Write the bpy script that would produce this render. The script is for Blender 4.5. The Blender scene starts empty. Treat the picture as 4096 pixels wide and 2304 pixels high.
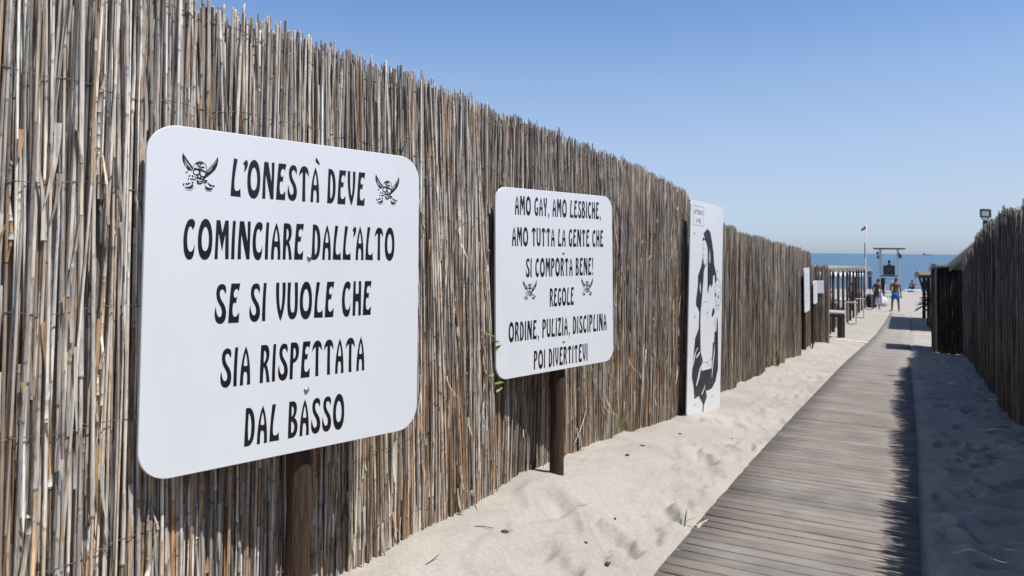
import bpy, bmesh, math, random
import numpy as np
from mathutils import Vector, Matrix
from mathutils.geometry import tessellate_polygon

C = bpy.context.scene.collection
R = math.radians
rng = np.random.default_rng(7)
random.seed(7)

# ------------------------------------------------------------------ camera
cd = bpy.data.cameras.new('camera')
cam = bpy.data.objects.new('camera', cd)
C.objects.link(cam)
cd.sensor_fit = 'HORIZONTAL'
cd.sensor_width = 36.0
cd.lens = 36.0 * 3000 / 4096
cd.shift_y = -(1152 - 900) / 4096
cd.clip_start = 0.05
cd.clip_end = 60000
yaw, pitch, roll = R(28.0), R(1.898), R(0.62)
cam.matrix_world = (Matrix.Translation((0, 0, 1.45)) @ Matrix.Rotation(yaw, 4, 'Z')
                    @ Matrix.Rotation(math.pi / 2 + pitch, 4, 'X') @ Matrix.Rotation(roll, 4, 'Z'))
cd.dof.use_dof = True
cd.dof.focus_distance = 2.9
cd.dof.aperture_fstop = 6.3
bpy.context.scene.camera = cam

# ------------------------------------------------------------------ sky and sun
SUN_EL = 63.0
w = bpy.data.worlds.new('World')
bpy.context.scene.world = w
w.use_nodes = True
nt = w.node_tree
sky = nt.nodes.new('ShaderNodeTexSky')
sky.sky_type = 'NISHITA'
sky.sun_disc = False
sky.sun_elevation = R(SUN_EL)
sky.sun_rotation = R(90)
sky.altitude = 0
sky.air_density = 1.0
sky.dust_density = 0.5
sky.ozone_density = 4.0
tint = nt.nodes.new('ShaderNodeMixRGB')
tint.blend_type = 'MULTIPLY'
tint.inputs[0].default_value = 1.0
# haze low over the sea: a gentle balance of the sky colour with height above the horizon, the same from everywhere
tcw = nt.nodes.new('ShaderNodeTexCoord')
sep = nt.nodes.new('ShaderNodeSeparateXYZ')
nt.links.new(tcw.outputs['Generated'], sep.inputs[0])
hz = nt.nodes.new('ShaderNodeValToRGB')
stops = [(0.0, (.86, 1.02, 1.50)), (.03, (.90, 1.0, 1.38)), (.07, (1.10, 1.03, 1.20)), (.14, (1.34, 1.18, 1.22)),
         (.22, (1.34, 1.27, 1.30)), (.30, (1.12, 1.19, 1.34)), (.6, (1.02, 1.08, 1.2))]
while len(hz.color_ramp.elements) < len(stops): hz.color_ramp.elements.new(.5)
for e_, (p_, c_) in zip(hz.color_ramp.elements, stops):
    e_.position = p_
    e_.color = (c_[0] / 2, c_[1] / 2, c_[2] / 2, 1)
nt.links.new(sep.outputs['Z'], hz.inputs[0])
dbl = nt.nodes.new('ShaderNodeMixRGB')
dbl.blend_type = 'ADD'
dbl.inputs[0].default_value = 1.0
nt.links.new(hz.outputs[0], dbl.inputs[1])
nt.links.new(hz.outputs[0], dbl.inputs[2])
nt.links.new(dbl.outputs[0], tint.inputs[2])
nt.links.new(sky.outputs[0], tint.inputs[1])
nt.links.new(tint.outputs[0], nt.nodes['Background'].inputs[0])
nt.nodes['Background'].inputs[1].default_value = 0.088
sd = bpy.data.lights.new('sun', 'SUN')
sd.energy = 5.0
sd.angle = R(0.5)
sd.color = (1.0, 0.965, 0.92)
sun = bpy.data.objects.new('sun', sd)
C.objects.link(sun)
sun.rotation_euler = (0, R(90 - SUN_EL), 0)      # light comes from +X
vs = bpy.context.scene.view_settings
vs.view_transform = 'Standard'
vs.look = 'None'
vs.gamma = 1
vs.exposure = 0.4


# ------------------------------------------------------------------ helpers
def mat(name, c1, c2=None, scale=5.0, rough=0.7, bump=0.0, bscale=None, stretch=(1, 1, 1), attr=False,
        spec=0.3, metal=0.0, detail=6.0, lo=0.35, hi=0.65):
    m = bpy.data.materials.new(name)
    m.use_nodes = True
    n, l = m.node_tree.nodes, m.node_tree.links
    b = n['Principled BSDF']
    b.inputs['Roughness'].default_value = rough
    b.inputs['Metallic'].default_value = metal
    b.inputs['Specular IOR Level'].default_value = spec
    tc = n.new('ShaderNodeTexCoord')
    mp = n.new('ShaderNodeMapping')
    mp.inputs['Scale'].default_value = stretch
    l.new(tc.outputs['Object'], mp.inputs[0])
    nz = n.new('ShaderNodeTexNoise')
    nz.inputs['Scale'].default_value = scale
    nz.inputs['Detail'].default_value = detail
    nz.inputs['Roughness'].default_value = 0.6
    l.new(mp.outputs[0], nz.inputs['Vector'])
    rp = n.new('ShaderNodeValToRGB')
    rp.color_ramp.elements[0].position = lo
    rp.color_ramp.elements[1].position = hi
    rp.color_ramp.elements[0].color = (*c1, 1)
    rp.color_ramp.elements[1].color = (*(c2 or c1), 1)
    l.new(nz.outputs['Fac'], rp.inputs[0])
    src = rp.outputs[0]
    if attr:
        at = n.new('ShaderNodeAttribute')
        at.attribute_name = 'Col'
        mx = n.new('ShaderNodeMixRGB')
        mx.blend_type = 'MULTIPLY'
        mx.inputs[0].default_value = 1.0
        l.new(at.outputs['Color'], mx.inputs[1])
        l.new(src, mx.inputs[2])
        src = mx.outputs[0]
    l.new(src, b.inputs['Base Color'])
    if bump:
        nb = n.new('ShaderNodeTexNoise')
        nb.inputs['Scale'].default_value = bscale or scale
        nb.inputs['Detail'].default_value = 4
        l.new(mp.outputs[0], nb.inputs['Vector'])
        bp = n.new('ShaderNodeBump')
        bp.inputs['Strength'].default_value = bump
        bp.inputs['Distance'].default_value = 0.01
        l.new(nb.outputs['Fac'], bp.inputs['Height'])
        l.new(bp.outputs[0], b.inputs['Normal'])
    return m


def tag(o, label=None, cat=None, group=None, kind=None):
    if label: o['label'] = label
    if cat: o['category'] = cat
    if group: o['group'] = group
    if kind: o['kind'] = kind
    return o


def thing(name, label, cat, loc=(0, 0, 0), rotz=0.0, group=None, rot=None):
    o = bpy.data.objects.new(name, None)
    o.empty_display_size = 0.1
    C.objects.link(o)
    o.location = loc
    o.rotation_euler = rot or (0, 0, rotz)
    return tag(o, label, cat, group)


def link(name, me, m=None, parent=None):
    o = bpy.data.objects.new(name, me)
    C.objects.link(o)
    if m: me.materials.append(m)
    if parent: o.parent = parent
    return o


def np_mesh(name, V, quads=None, polys=None, col=None, smooth=True):
    """fast mesh from arrays; quads (n,4), polys list of (n,k) arrays"""
    me = bpy.data.meshes.new(name)
    V = np.asarray(V, np.float32)
    groups = ([quads] if quads is not None and len(quads) else []) + list(polys or [])
    loops = np.concatenate([g.ravel() for g in groups]).astype(np.int32)
    tot = np.concatenate([np.full(len(g), g.shape[1]) for g in groups]).astype(np.int32)
    st = np.concatenate([[0], np.cumsum(tot)[:-1]]).astype(np.int32)
    me.vertices.add(len(V))
    me.vertices.foreach_set('co', V.ravel())
    me.loops.add(len(loops))
    me.loops.foreach_set('vertex_index', loops)
    me.polygons.add(len(tot))
    me.polygons.foreach_set('loop_start', st)
    me.polygons.foreach_set('loop_total', tot)
    me.update(calc_edges=True)
    me.validate()
    if smooth:
        me.polygons.foreach_set('use_smooth', np.ones(len(me.polygons), bool))
    if col is not None:
        a = me.color_attributes.new('Col', 'FLOAT_COLOR', 'POINT')
        cc = np.ones((len(V), 4), np.float32)
        cc[:, :3] = col
        a.data.foreach_set('color', cc.ravel())
    return me


class MB:
    def __init__(s):
        s.v, s.f, s.sm = [], [], []

    def add(s, vs_, fs, smooth=False):
        k = len(s.v)
        s.v += [tuple(p) for p in vs_]
        s.f += [tuple(i + k for i in f) for f in fs]
        s.sm += [smooth] * len(fs)
        return s

    def box(s, c, d, M=None, bev=0.0):
        bm = bmesh.new()
        bmesh.ops.create_cube(bm, size=1)
        bmesh.ops.scale(bm, vec=d, verts=bm.verts)
        if bev:
            bmesh.ops.bevel(bm, geom=bm.edges[:], offset=bev, segments=2, affect='EDGES', profile=0.6)
        M = M or Matrix()
        T = Matrix.Translation(c) @ M
        bm.verts.index_update()
        s.add([T @ v.co for v in bm.verts], [[v.index for v in f.verts] for f in bm.faces])
        bm.free()
        return s

    def beam(s, p, q, wx, wy=None, bev=0.0, up=(0, 0, 1)):
        p, q = Vector(p), Vector(q)
        z = (q - p)
        L = z.length
        z.normalize()
        u = Vector(up)
        if abs(z.dot(u)) > 0.95: u = Vector((0, 1, 0))
        x = u.cross(z).normalized()
        y = z.cross(x)
        M = Matrix((x, y, z)).transposed().to_4x4()
        return s.box((p + q) / 2, (wx, wy or wx, L), M, bev)

    def tube(s, pts, r, n=8, cap=True, jit=0.0):
        pts = [Vector(p) for p in pts]
        rs = r if isinstance(r, (list, tuple)) else [r] * len(pts)
        V, F = [], []
        t0 = (pts[1] - pts[0]).normalized()
        u = t0.orthogonal().normalized()
        for i, p in enumerate(pts):
            t = (pts[min(i + 1, len(pts) - 1)] - pts[max(i - 1, 0)]).normalized()
            u = (u - t * u.dot(t)).normalized()
            b = t.cross(u)
            for k in range(n):
                a = 2 * math.pi * k / n
                rr = rs[i] * (1 + (random.uniform(-jit, jit) if jit else 0))
                V.append(p + u * math.cos(a) * rr + b * math.sin(a) * rr)
        for i in range(len(pts) - 1):
            for k in range(n):
                F.append((i * n + k, i * n + (k + 1) % n, (i + 1) * n + (k + 1) % n, (i + 1) * n + k))
        if cap:
            F.append(tuple(range(n - 1, -1, -1)))
            F.append(tuple((len(pts) - 1) * n + k for k in range(n)))
        return s.add(V, F, True)

    def lathe(s, prof, n=16, c=(0, 0, 0)):
        V, F = [], []
        for r, z in prof:
            for k in range(n):
                a = 2 * math.pi * k / n
                V.append((c[0] + r * math.cos(a), c[1] + r * math.sin(a), c[2] + z))
        for i in range(len(prof) - 1):
            for k in range(n):
                F.append((i * n + k, i * n + (k + 1) % n, (i + 1) * n + (k + 1) % n, (i + 1) * n + k))
        F.append(tuple(range(n - 1, -1, -1)))
        F.append(tuple((len(prof) - 1) * n + k for k in range(n)))
        return s.add(V, F, True)

    def leaf(s, p, d, L, wd, droop=0.3, nrm=(0, 0, 1), n=5):
        """a narrow pointed blade"""
        p, d, nr = Vector(p), Vector(d).normalized(), Vector(nrm)
        side = d.cross(nr)
        if side.length < 1e-3: side = d.orthogonal()
        side.normalize()
        V, F = [], []
        for i in range(n + 1):
            t = i / n
            q = p + d * L * t + Vector((0, 0, -1)) * droop * L * t * t
            ww = wd * (math.sin(math.pi * min(1, t * 0.85 + 0.15)) ** 0.8) * 0.5 + 1e-4
            V += [q - side * ww, q + side * ww]
        for i in range(n):
            F.append((2 * i, 2 * i + 1, 2 * i + 3, 2 * i + 2))
        return s.add(V, F, True)

    def build(s, name, m, parent=None):
        me = bpy.data.meshes.new(name)
        me.from_pydata(s.v, [], s.f)
        me.polygons.foreach_set('use_smooth', s.sm)
        me.update()
        return link(name, me, m, parent)


def vnoise(x, seed=0, oct=3):
    """1D smooth value noise in -1..1"""
    x = np.asarray(x, float)
    out = np.zeros_like(x)
    a, f, tot = 1.0, 1.0, 0
    for o in range(oct):
        tb = np.random.default_rng(seed * 31 + o).uniform(-1, 1, 4096)
        i = np.floor(x * f).astype(int)
        t = x * f - i
        t = t * t * (3 - 2 * t)
        out += a * (tb[i % 4096] * (1 - t) + tb[(i + 1) % 4096] * t)
        tot += a
        a *= 0.5
        f *= 2.1
    return out / tot


def vnoise2(x, y, seed=0, oct=4):
    out = np.zeros(np.broadcast(x, y).shape)
    a, f, tot = 1.0, 1.0, 0
    for o in range(oct):
        tb = np.random.default_rng(seed * 57 + o).uniform(-1, 1, (256, 256))
        ix, iy = np.floor(x * f).astype(int), np.floor(y * f).astype(int)
        tx, ty = x * f - ix, y * f - iy
        tx = tx * tx * (3 - 2 * tx)
        ty = ty * ty * (3 - 2 * ty)
        g = lambda i, j: tb[i % 256, j % 256]
        out = out + a * ((g(ix, iy) * (1 - tx) + g(ix + 1, iy) * tx) * (1 - ty)
                         + (g(ix, iy + 1) * (1 - tx) + g(ix + 1, iy + 1) * tx) * ty)
        tot += a
        a *= 0.5
        f *= 2.03
    return out / tot


# ------------------------------------------------------------------ ground
PY = [-40, -5, 3.5, 7, 14.6, 22, 28, 35, 45, 60, 80, 92, 110, 400]
PZ = [.2, .05, .014, -.10, -.506, -.93, -1.22, -1.42, -1.57, -1.75, -2.1, -2.4, -3.0, -9]
_yy = np.linspace(-40, 400, 4401)
_zz = np.interp(_yy, PY, PZ)
_k = np.ones(31) / 31
_zz = np.convolve(np.pad(_zz, 15, mode='edge'), _k, 'valid')
SEA = -2.22


def prof(Y):
    return np.interp(Y, _yy, _zz)


def smooth(a, b, x):
    t = np.clip((x - a) / (b - a), 0, 1)
    return t * t * (3 - 2 * t)


BY = [0, 2.4, 3.4, 4.2, 5.7, 7.1, 9, 12, 15, 18, 20, 23, 30]
BZ = [.19, .19, .20, .185, .11, .03, .04, .04, .06, .14, .12, .02, 0]


def ground_z(X, Y):
    """sand height without footprints"""
    bank = np.interp(Y, BY, BZ) * smooth(-1.0, -1.85, X) * (1 - smooth(-2.4, -4, X))
    rb = 0.05 * smooth(0.25, 0.9, X) * (1 - smooth(14, 20, Y))
    return prof(Y) + bank + rb


def path_edges(Y):
    r = np.interp(Y, [0, 7.3, 15, 35, 45], [.03, .03, -.018, -.035, -.05])
    l = np.interp(Y, [0, 7.3, 15, 20, 35, 45], [-1.02, -1.021, -1.068, -1.06, -.99, -.92])
    return l, r


PATH_END = 42.5


def axis_grid(segs):
    out = [segs[0][0]]
    for a, b, d0, d1 in segs:
        x = a
        while x < b:
            t = (x - a) / (b - a)
            x += d0 + (d1 - d0) * t
            out.append(min(x, b))
    return np.array(sorted(set(np.round(out, 5))))


xs_r = axis_grid([(1.15, 3, .03, .3), (3, 30, .3, 4), (30, 400, 5, 60)])
xs_l = -axis_grid([(2.15, 4, .03, .3), (4, 30, .3, 4), (30, 400, 5, 60)])[::-1]
xs = np.unique(np.concatenate([xs_l, np.arange(-2.15, 1.15, .016), xs_r]))
ys = axis_grid([(-30, 1.8, 4, .1), (1.8, 7, .016, .016), (7, 14, .02, .06), (14, 40, .08, .3), (40, 110, .4, 1.5)])
GX, GY = np.meshgrid(xs, ys)
GZ = ground_z(GX, GY)
near = smooth(60, 10, GY)
lft = smooth(-1.85, -1.2, GX)
GZ += vnoise2(GX * 1.1 + 9, GY * .9, 3, 3) * 0.042 * (0.5 + 0.5 * near)
GZ += vnoise2(GX * 5, GY * 4.2, 4, 4) * 0.021 * near
GZ += vnoise2(GX * 22, GY * 19, 6, 3) * 0.0022 * near
frng = np.random.default_rng(21)


def dimple(cx, cy, rx, ry, ang, dep, rim):
    x0, x1 = np.searchsorted(xs, [cx - 2.6 * max(rx, ry), cx + 2.6 * max(rx, ry)])
    y0, y1 = np.searchsorted(ys, [cy - 2.6 * max(rx, ry), cy + 2.6 * max(rx, ry)])
    if x1 <= x0 or y1 <= y0: return
    dx, dy = GX[y0:y1, x0:x1] - cx, GY[y0:y1, x0:x1] - cy
    ca, sa = math.cos(ang), math.sin(ang)
    u, v = (dx * ca + dy * sa) / rx, (-dx * sa + dy * ca) / ry
    d = np.sqrt(u * u + v * v)
    d = d + 0.16 * np.sin(3 * np.arctan2(v, u) + cx * 40)
    GZ[y0:y1, x0:x1] += -dep * np.exp(-d ** 4 * 1.2) + rim * np.exp(-((d - 1.45) / .38) ** 2)


for i in range(330):          # footprints on the strip left of the boards
    cy = 2.3 + 22 * frng.random() ** 1.5
    cx = -1.05 - abs(frng.normal(0, .26)) - .04
    if cx < -1.85: continue
    k = frng.uniform(.7, 1.15)
    dimple(cx, cy, .05 * k, .12 * k, frng.uniform(-.9, .9), frng.uniform(.006, .02), frng.uniform(.002, .007))
for i in range(300):          # deeper, churned prints right of the boards
    cy = 2.3 + 20 * frng.random() ** 1.4
    cx = .08 + frng.random() ** .8 * .85
    k = frng.uniform(.75, 1.25)
    dimple(cx, cy, .055 * k, .11 * k, frng.uniform(-1.2, 1.2), frng.uniform(.012, .034), frng.uniform(.003, .008))
for cx, cy, rx, ry, an, dp, rm in ((-1.62, 3.55, .10, .13, .5, .035, .012), (-1.28, 3.45, .07, .15, .9, .035, .012),
                                   (-1.42, 2.95, .12, .17, .2, .03, .012), (-1.22, 4.1, .08, .14, .7, .03, .01),
                                   (-1.3, 5.3, .09, .16, .4, .03, .01), (-1.18, 5.0, .07, .13, -.4, .03, .01)):
    dimple(cx, cy, rx * 1.1, ry * 1.1, an, dp * 1.5, rm * 1.3)
el, er = path_edges(GY)
inside = smooth(0, .03, GX - el - .012) * smooth(0, .03, er + .005 - GX) * (GY < PATH_END)
GZ = GZ * (1 - inside) + (prof(GY) - .06) * inside
edge = np.exp(-((GX - el) / .05) ** 2) * (GY < PATH_END) * (1 - inside)
GZ = GZ * (1 - edge) + edge * np.minimum(GZ, prof(GY) - .004 + .006 * vnoise(GY * 3, 5))
redge = np.exp(-((GX - er) / .06) ** 2) * (GY < PATH_END) * (1 - inside)
GZ = GZ * (1 - redge) + redge * np.minimum(GZ, prof(GY) - .022 + .008 * vnoise(GY * 2.3, 8))
ny, nx = GX.shape
idx = np.arange(nx * ny).reshape(ny, nx)
Q = np.stack([idx[:-1, :-1], idx[:-1, 1:], idx[1:, 1:], idx[1:, :-1]], -1).reshape(-1, 4)
sand_m = mat('sand', (.285, .263, .23), (.345, .321, .284), scale=60, rough=.95, bump=.22, bscale=260, spec=.15, detail=10)
n_, l_ = sand_m.node_tree.nodes, sand_m.node_tree.links
_b = n_['Principled BSDF']
_src = _b.inputs['Base Color'].links[0].from_socket
_big = n_.new('ShaderNodeTexNoise'); _big.inputs['Scale'].default_value = 1.6; _big.inputs['Detail'].default_value = 5
_tc = n_.new('ShaderNodeTexCoord'); l_.new(_tc.outputs['Object'], _big.inputs['Vector'])
_mr = n_.new('ShaderNodeMapRange')
_mr.inputs[1].default_value = .3; _mr.inputs[2].default_value = .7; _mr.inputs[3].default_value = .86; _mr.inputs[4].default_value = 1.08
l_.new(_big.outputs['Fac'], _mr.inputs[0])
_mx = n_.new('ShaderNodeMixRGB'); _mx.blend_type = 'MULTIPLY'; _mx.inputs[0].default_value = 1
l_.new(_src, _mx.inputs[1]); l_.new(_mr.outputs[0], _mx.inputs[2]); l_.new(_mx.outputs[0], _b.inputs['Base Color'])
g = link('sand_ground', np_mesh('sand_ground', np.stack([GX, GY, GZ], -1).reshape(-1, 3), Q), sand_m)
tag(g, 'pale beige beach sand with footprints sloping down to the sea', 'sand', kind='structure')


def gz(x, y):
    j = min(max(np.searchsorted(xs, x), 1), nx - 1)
    i = min(max(np.searchsorted(ys, y), 1), ny - 1)
    return float(GZ[i, j])


# ------------------------------------------------------------------ sea
sea_m = mat('sea_water', (.038, .092, .142), (.052, .115, .168), scale=.05, rough=.35, spec=.35, stretch=(.25, 1, 1))
n_, l_ = sea_m.node_tree.nodes, sea_m.node_tree.links
_tc = n_.new('ShaderNodeTexCoord')
_mp = n_.new('ShaderNodeMapping'); _mp.inputs['Scale'].default_value = (.35, 1, 1)
l_.new(_tc.outputs['Object'], _mp.inputs[0])
_nz = n_.new('ShaderNodeTexNoise'); _nz.inputs['Scale'].default_value = 1.2; _nz.inputs['Detail'].default_value = 5
l_.new(_mp.outputs[0], _nz.inputs['Vector'])
_bp = n_.new('ShaderNodeBump'); _bp.inputs['Strength'].default_value = .6; _bp.inputs['Distance'].default_value = .25
l_.new(_nz.outputs['Fac'], _bp.inputs['Height'])
l_.new(_bp.outputs[0], n_['Principled BSDF'].inputs['Normal'])
me = np_mesh('sea', [(-40000, 82, SEA), (40000, 82, SEA), (40000, 45000, SEA), (-40000, 45000, SEA)],
             np.array([[0, 1, 2, 3]]), smooth=False)
tag(link('sea_water', me, sea_m), 'calm blue sea reaching to the horizon', 'sea', kind='structure')

# ------------------------------------------------------------------ boardwalk
prng = np.random.default_rng(5)
V, F, COL = [], [], []
y = 1.2
pitch_ = .0985
i = 0
while y < PATH_END:
    l0, r0 = path_edges(y)
    jl, jr = prng.normal(0, .0018, 2)
    wd = pitch_ - prng.choice([.005, .009, .012, .016])
    if i % 11 == 10: wd -= .006
    tz = .004 + prng.normal(0, .0008, 4)
    z0 = float(prof(y))
    z1 = float(prof(y + wd))
    th = .024
    c = .004
    x0, x1 = l0 + jl, r0 + jr
    sk = prng.normal(0, .0012)
    nseg = 4
    base = len(V)
    shade = prng.normal(1, .085)
    tint = prng.normal(0, .006)
    for s in range(nseg + 1):
        t = s / nseg
        x = x0 + (x1 - x0) * t
        sag = -.0012 * math.sin(math.pi * t) * prng.uniform(.2, 1)
        ya, yb = y + sk * (t - .5), y + wd + sk * (t - .5)
        za = z0 + tz[0] * (1 - t) + tz[1] * t + sag
        zb = z1 + tz[2] * (1 - t) + tz[3] * t + sag
        V += [(x, ya, za - th), (x, ya, za - c), (x, ya + c, za), (x, yb - c, zb), (x, yb, zb - c), (x, yb, zb - th)]
    for s in range(nseg):
        for k in range(6):
            a, b_ = base + s * 6 + k, base + s * 6 + (k + 1) % 6
            F.append((a, a + 6, b_ + 6, b_))
    COL += [np.clip(np.array([.178 + tint, .156, .138 - tint * .6]) * shade, .04, .6)] * ((nseg + 1) * 6)
    base_caps = (base, base + nseg * 6)
    F.append(tuple(base_caps[0] + k for k in (0, 1, 2, 3)))
    F.append(tuple(base_caps[0] + k for k in (0, 3, 4, 5)))
    F.append(tuple(base_caps[1] + k for k in (3, 2, 1, 0)))
    F.append(tuple(base_caps[1] + k for k in (5, 4, 3, 0)))
    y += pitch_
    i += 1
wood_m = mat('boardwalk_wood', (.74, .74, .75), (1.2, 1.18, 1.15), scale=16, rough=.75, bump=.35, bscale=40,
             stretch=(.5, 7, 7), attr=True, spec=.25, detail=8)
n_, l_ = wood_m.node_tree.nodes, wood_m.node_tree.links
_b = n_['Principled BSDF']
_src = _b.inputs['Base Color'].links[0].from_socket
_tc = n_.new('ShaderNodeTexCoord')
_sp = n_.new('ShaderNodeSeparateXYZ'); l_.new(_tc.outputs['Object'], _sp.inputs[0])
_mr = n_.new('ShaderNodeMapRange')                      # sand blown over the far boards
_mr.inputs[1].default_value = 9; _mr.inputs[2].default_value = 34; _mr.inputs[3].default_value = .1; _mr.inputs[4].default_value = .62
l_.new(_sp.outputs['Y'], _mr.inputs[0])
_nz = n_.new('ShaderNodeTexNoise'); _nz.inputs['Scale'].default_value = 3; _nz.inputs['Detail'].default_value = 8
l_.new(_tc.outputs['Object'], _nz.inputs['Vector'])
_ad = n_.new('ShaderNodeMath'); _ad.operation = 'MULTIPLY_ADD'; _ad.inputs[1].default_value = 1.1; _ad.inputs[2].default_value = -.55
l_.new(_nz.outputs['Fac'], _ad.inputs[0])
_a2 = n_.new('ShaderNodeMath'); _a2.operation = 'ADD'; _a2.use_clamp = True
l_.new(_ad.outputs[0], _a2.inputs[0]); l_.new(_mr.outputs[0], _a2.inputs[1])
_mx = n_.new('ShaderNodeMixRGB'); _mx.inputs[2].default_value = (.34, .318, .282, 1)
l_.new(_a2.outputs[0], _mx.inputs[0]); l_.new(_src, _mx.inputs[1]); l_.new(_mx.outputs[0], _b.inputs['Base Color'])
V = np.array(V)
qd = np.array(F)
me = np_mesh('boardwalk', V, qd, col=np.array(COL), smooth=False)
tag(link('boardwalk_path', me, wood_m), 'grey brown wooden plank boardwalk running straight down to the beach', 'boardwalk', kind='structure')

# ------------------------------------------------------------------ reed fences
reed_m = mat('dry_reed', (.46, .45, .45), (1.28, 1.26, 1.22), scale=80, rough=.7, bump=.5, bscale=240,
             stretch=(1, 1, .06), attr=True, spec=.15, detail=8, lo=.3, hi=.66)
n_, l_ = reed_m.node_tree.nodes, reed_m.node_tree.links
_b = n_['Principled BSDF']
_src = _b.inputs['Base Color'].links[0].from_socket
_tc = n_.new('ShaderNodeTexCoord')
_mp = n_.new('ShaderNodeMapping'); _mp.inputs['Scale'].default_value = (1, 1, .3)
l_.new(_tc.outputs['Object'], _mp.inputs[0])
_nz = n_.new('ShaderNodeTexNoise'); _nz.inputs['Scale'].default_value = 45; _nz.inputs['Detail'].default_value = 6; _nz.inputs['Roughness'].default_value = .7
l_.new(_mp.outputs[0], _nz.inputs['Vector'])
_mr = n_.new('ShaderNodeMapRange')
_mr.inputs[1].default_value = .52; _mr.inputs[2].default_value = .68; _mr.inputs[3].default_value = 1.0; _mr.inputs[4].default_value = .5
l_.new(_nz.outputs['Fac'], _mr.inputs[0])
_mx = n_.new('ShaderNodeMixRGB'); _mx.blend_type = 'MULTIPLY'; _mx.inputs[0].default_value = 1
l_.new(_src, _mx.inputs[1]); l_.new(_mr.outputs[0], _mx.inputs[2]); l_.new(_mx.outputs[0], _b.inputs['Base Color'])
wire_m = mat('binding_wire', (.11, .105, .10), (.2, .19, .18), scale=40, rough=.5, metal=.7)
GREY = np.array([1.06, 1.0, .93]) * np.array([[.50, .485, .47], [.40, .39, .38], [.60, .575, .545], [.33, .32, .31], [.55, .52, .485]])
TAN = np.array([[.52, .395, .285], [.46, .305, .175], [.55, .45, .345], [.40, .245, .135], [.46, .36, .27]])


def reeds(name, parent, px, py, zb, zt, r, leany, leanx, nseg, S, rg, warm=0.0, dark=1.0):
    n = len(px)
    cuts = np.sort(rg.random((n, nseg - 1)), 1) if nseg > 1 else np.zeros((n, 0))
    b0 = np.concatenate([np.zeros((n, 1)), np.clip(cuts + .0008, 0, 1)], 1)
    b1 = np.concatenate([np.clip(cuts - .0008, 0, 1), np.ones((n, 1))], 1)
    if S >= 7:                                   # near reeds show their nodes
        per = 4
        dl = np.minimum(.0025, (b1 - b0) * .3)
        t = np.stack([b0, b0 + dl, b1 - dl, b1], -1).reshape(n, -1)
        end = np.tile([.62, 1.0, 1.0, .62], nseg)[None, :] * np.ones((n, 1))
        bump = np.tile([1.10, 1.0, 1.0, 1.08], nseg)[None, :]
    else:
        per = 2
        t = np.stack([b0, b1], -1).reshape(n, -1)
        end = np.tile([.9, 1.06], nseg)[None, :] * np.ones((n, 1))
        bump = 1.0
    end[:, -1] = .6  # darker top ring: shading at the reed tops put into the colour
    K = nseg * per
    segs = np.repeat(np.arange(nseg), per)
    sc = rg.uniform(.78, 1.28, (n, nseg))
    mid = (b0 + b1) / 2
    bare = rg.random((n, nseg)) < (.15 + warm + .48 * (1 - mid) ** 1.4)
    sc = np.where(bare, sc * .86, sc * 1.04)
    gcol = GREY[rg.integers(0, 5, n)][:, None, :] * np.ones((1, nseg, 1))
    tcol = TAN[rg.integers(0, 5, n)][:, None, :] * np.ones((1, nseg, 1))
    segcol = np.where(bare[..., None], tcol, gcol) * rg.normal(1, .15, (n, nseg, 1))
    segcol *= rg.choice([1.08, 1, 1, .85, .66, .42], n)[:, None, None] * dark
    L = (zt - zb)[:, None]
    rad = r[:, None] * (1.12 - .3 * t) * sc[:, segs] * bump
    bend = rg.normal(0, .009, (n, 2))
    b2 = rg.normal(0, .006, (n, 2))
    wob = 4 * t * (1 - t)
    wob2 = np.sin(t * 2 * math.pi)
    X = px[:, None] + leanx[:, None] * L * t + bend[:, :1] * wob + b2[:, :1] * wob2
    Y = py[:, None] + leany[:, None] * L * (t - .5) + bend[:, 1:] * wob + b2[:, 1:] * wob2
    Z = zb[:, None] + L * t
    a = np.arange(S) / S * 2 * math.pi
    ph = rg.random(n)[:, None, None] * 6
    VX = X[..., None] + rad[..., None] * np.cos(a + ph)
    VY = Y[..., None] + rad[..., None] * np.sin(a + ph)
    VZ = np.repeat(Z[..., None], S, 2)
    tip = rg.normal(0, .5, (n, 1)) * r[:, None]
    VZ[:, -1, :] += tip * np.cos(a + ph[:, 0]) * 1.6          # slanting cut tops
    V = np.stack([VX, VY, VZ], -1).reshape(-1, 3)
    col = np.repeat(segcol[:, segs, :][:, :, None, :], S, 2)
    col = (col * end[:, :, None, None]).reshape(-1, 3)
    ii = np.arange(n * K * S).reshape(n, K, S)
    nx_ = np.roll(ii, -1, 2)
    q = np.stack([ii[:, :-1], nx_[:, :-1], nx_[:, 1:], ii[:, 1:]], -1).reshape(-1, 4)
    caps = ii[:, -1, :]
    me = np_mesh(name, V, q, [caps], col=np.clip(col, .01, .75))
    return link(name, me, reed_m, parent)


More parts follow.
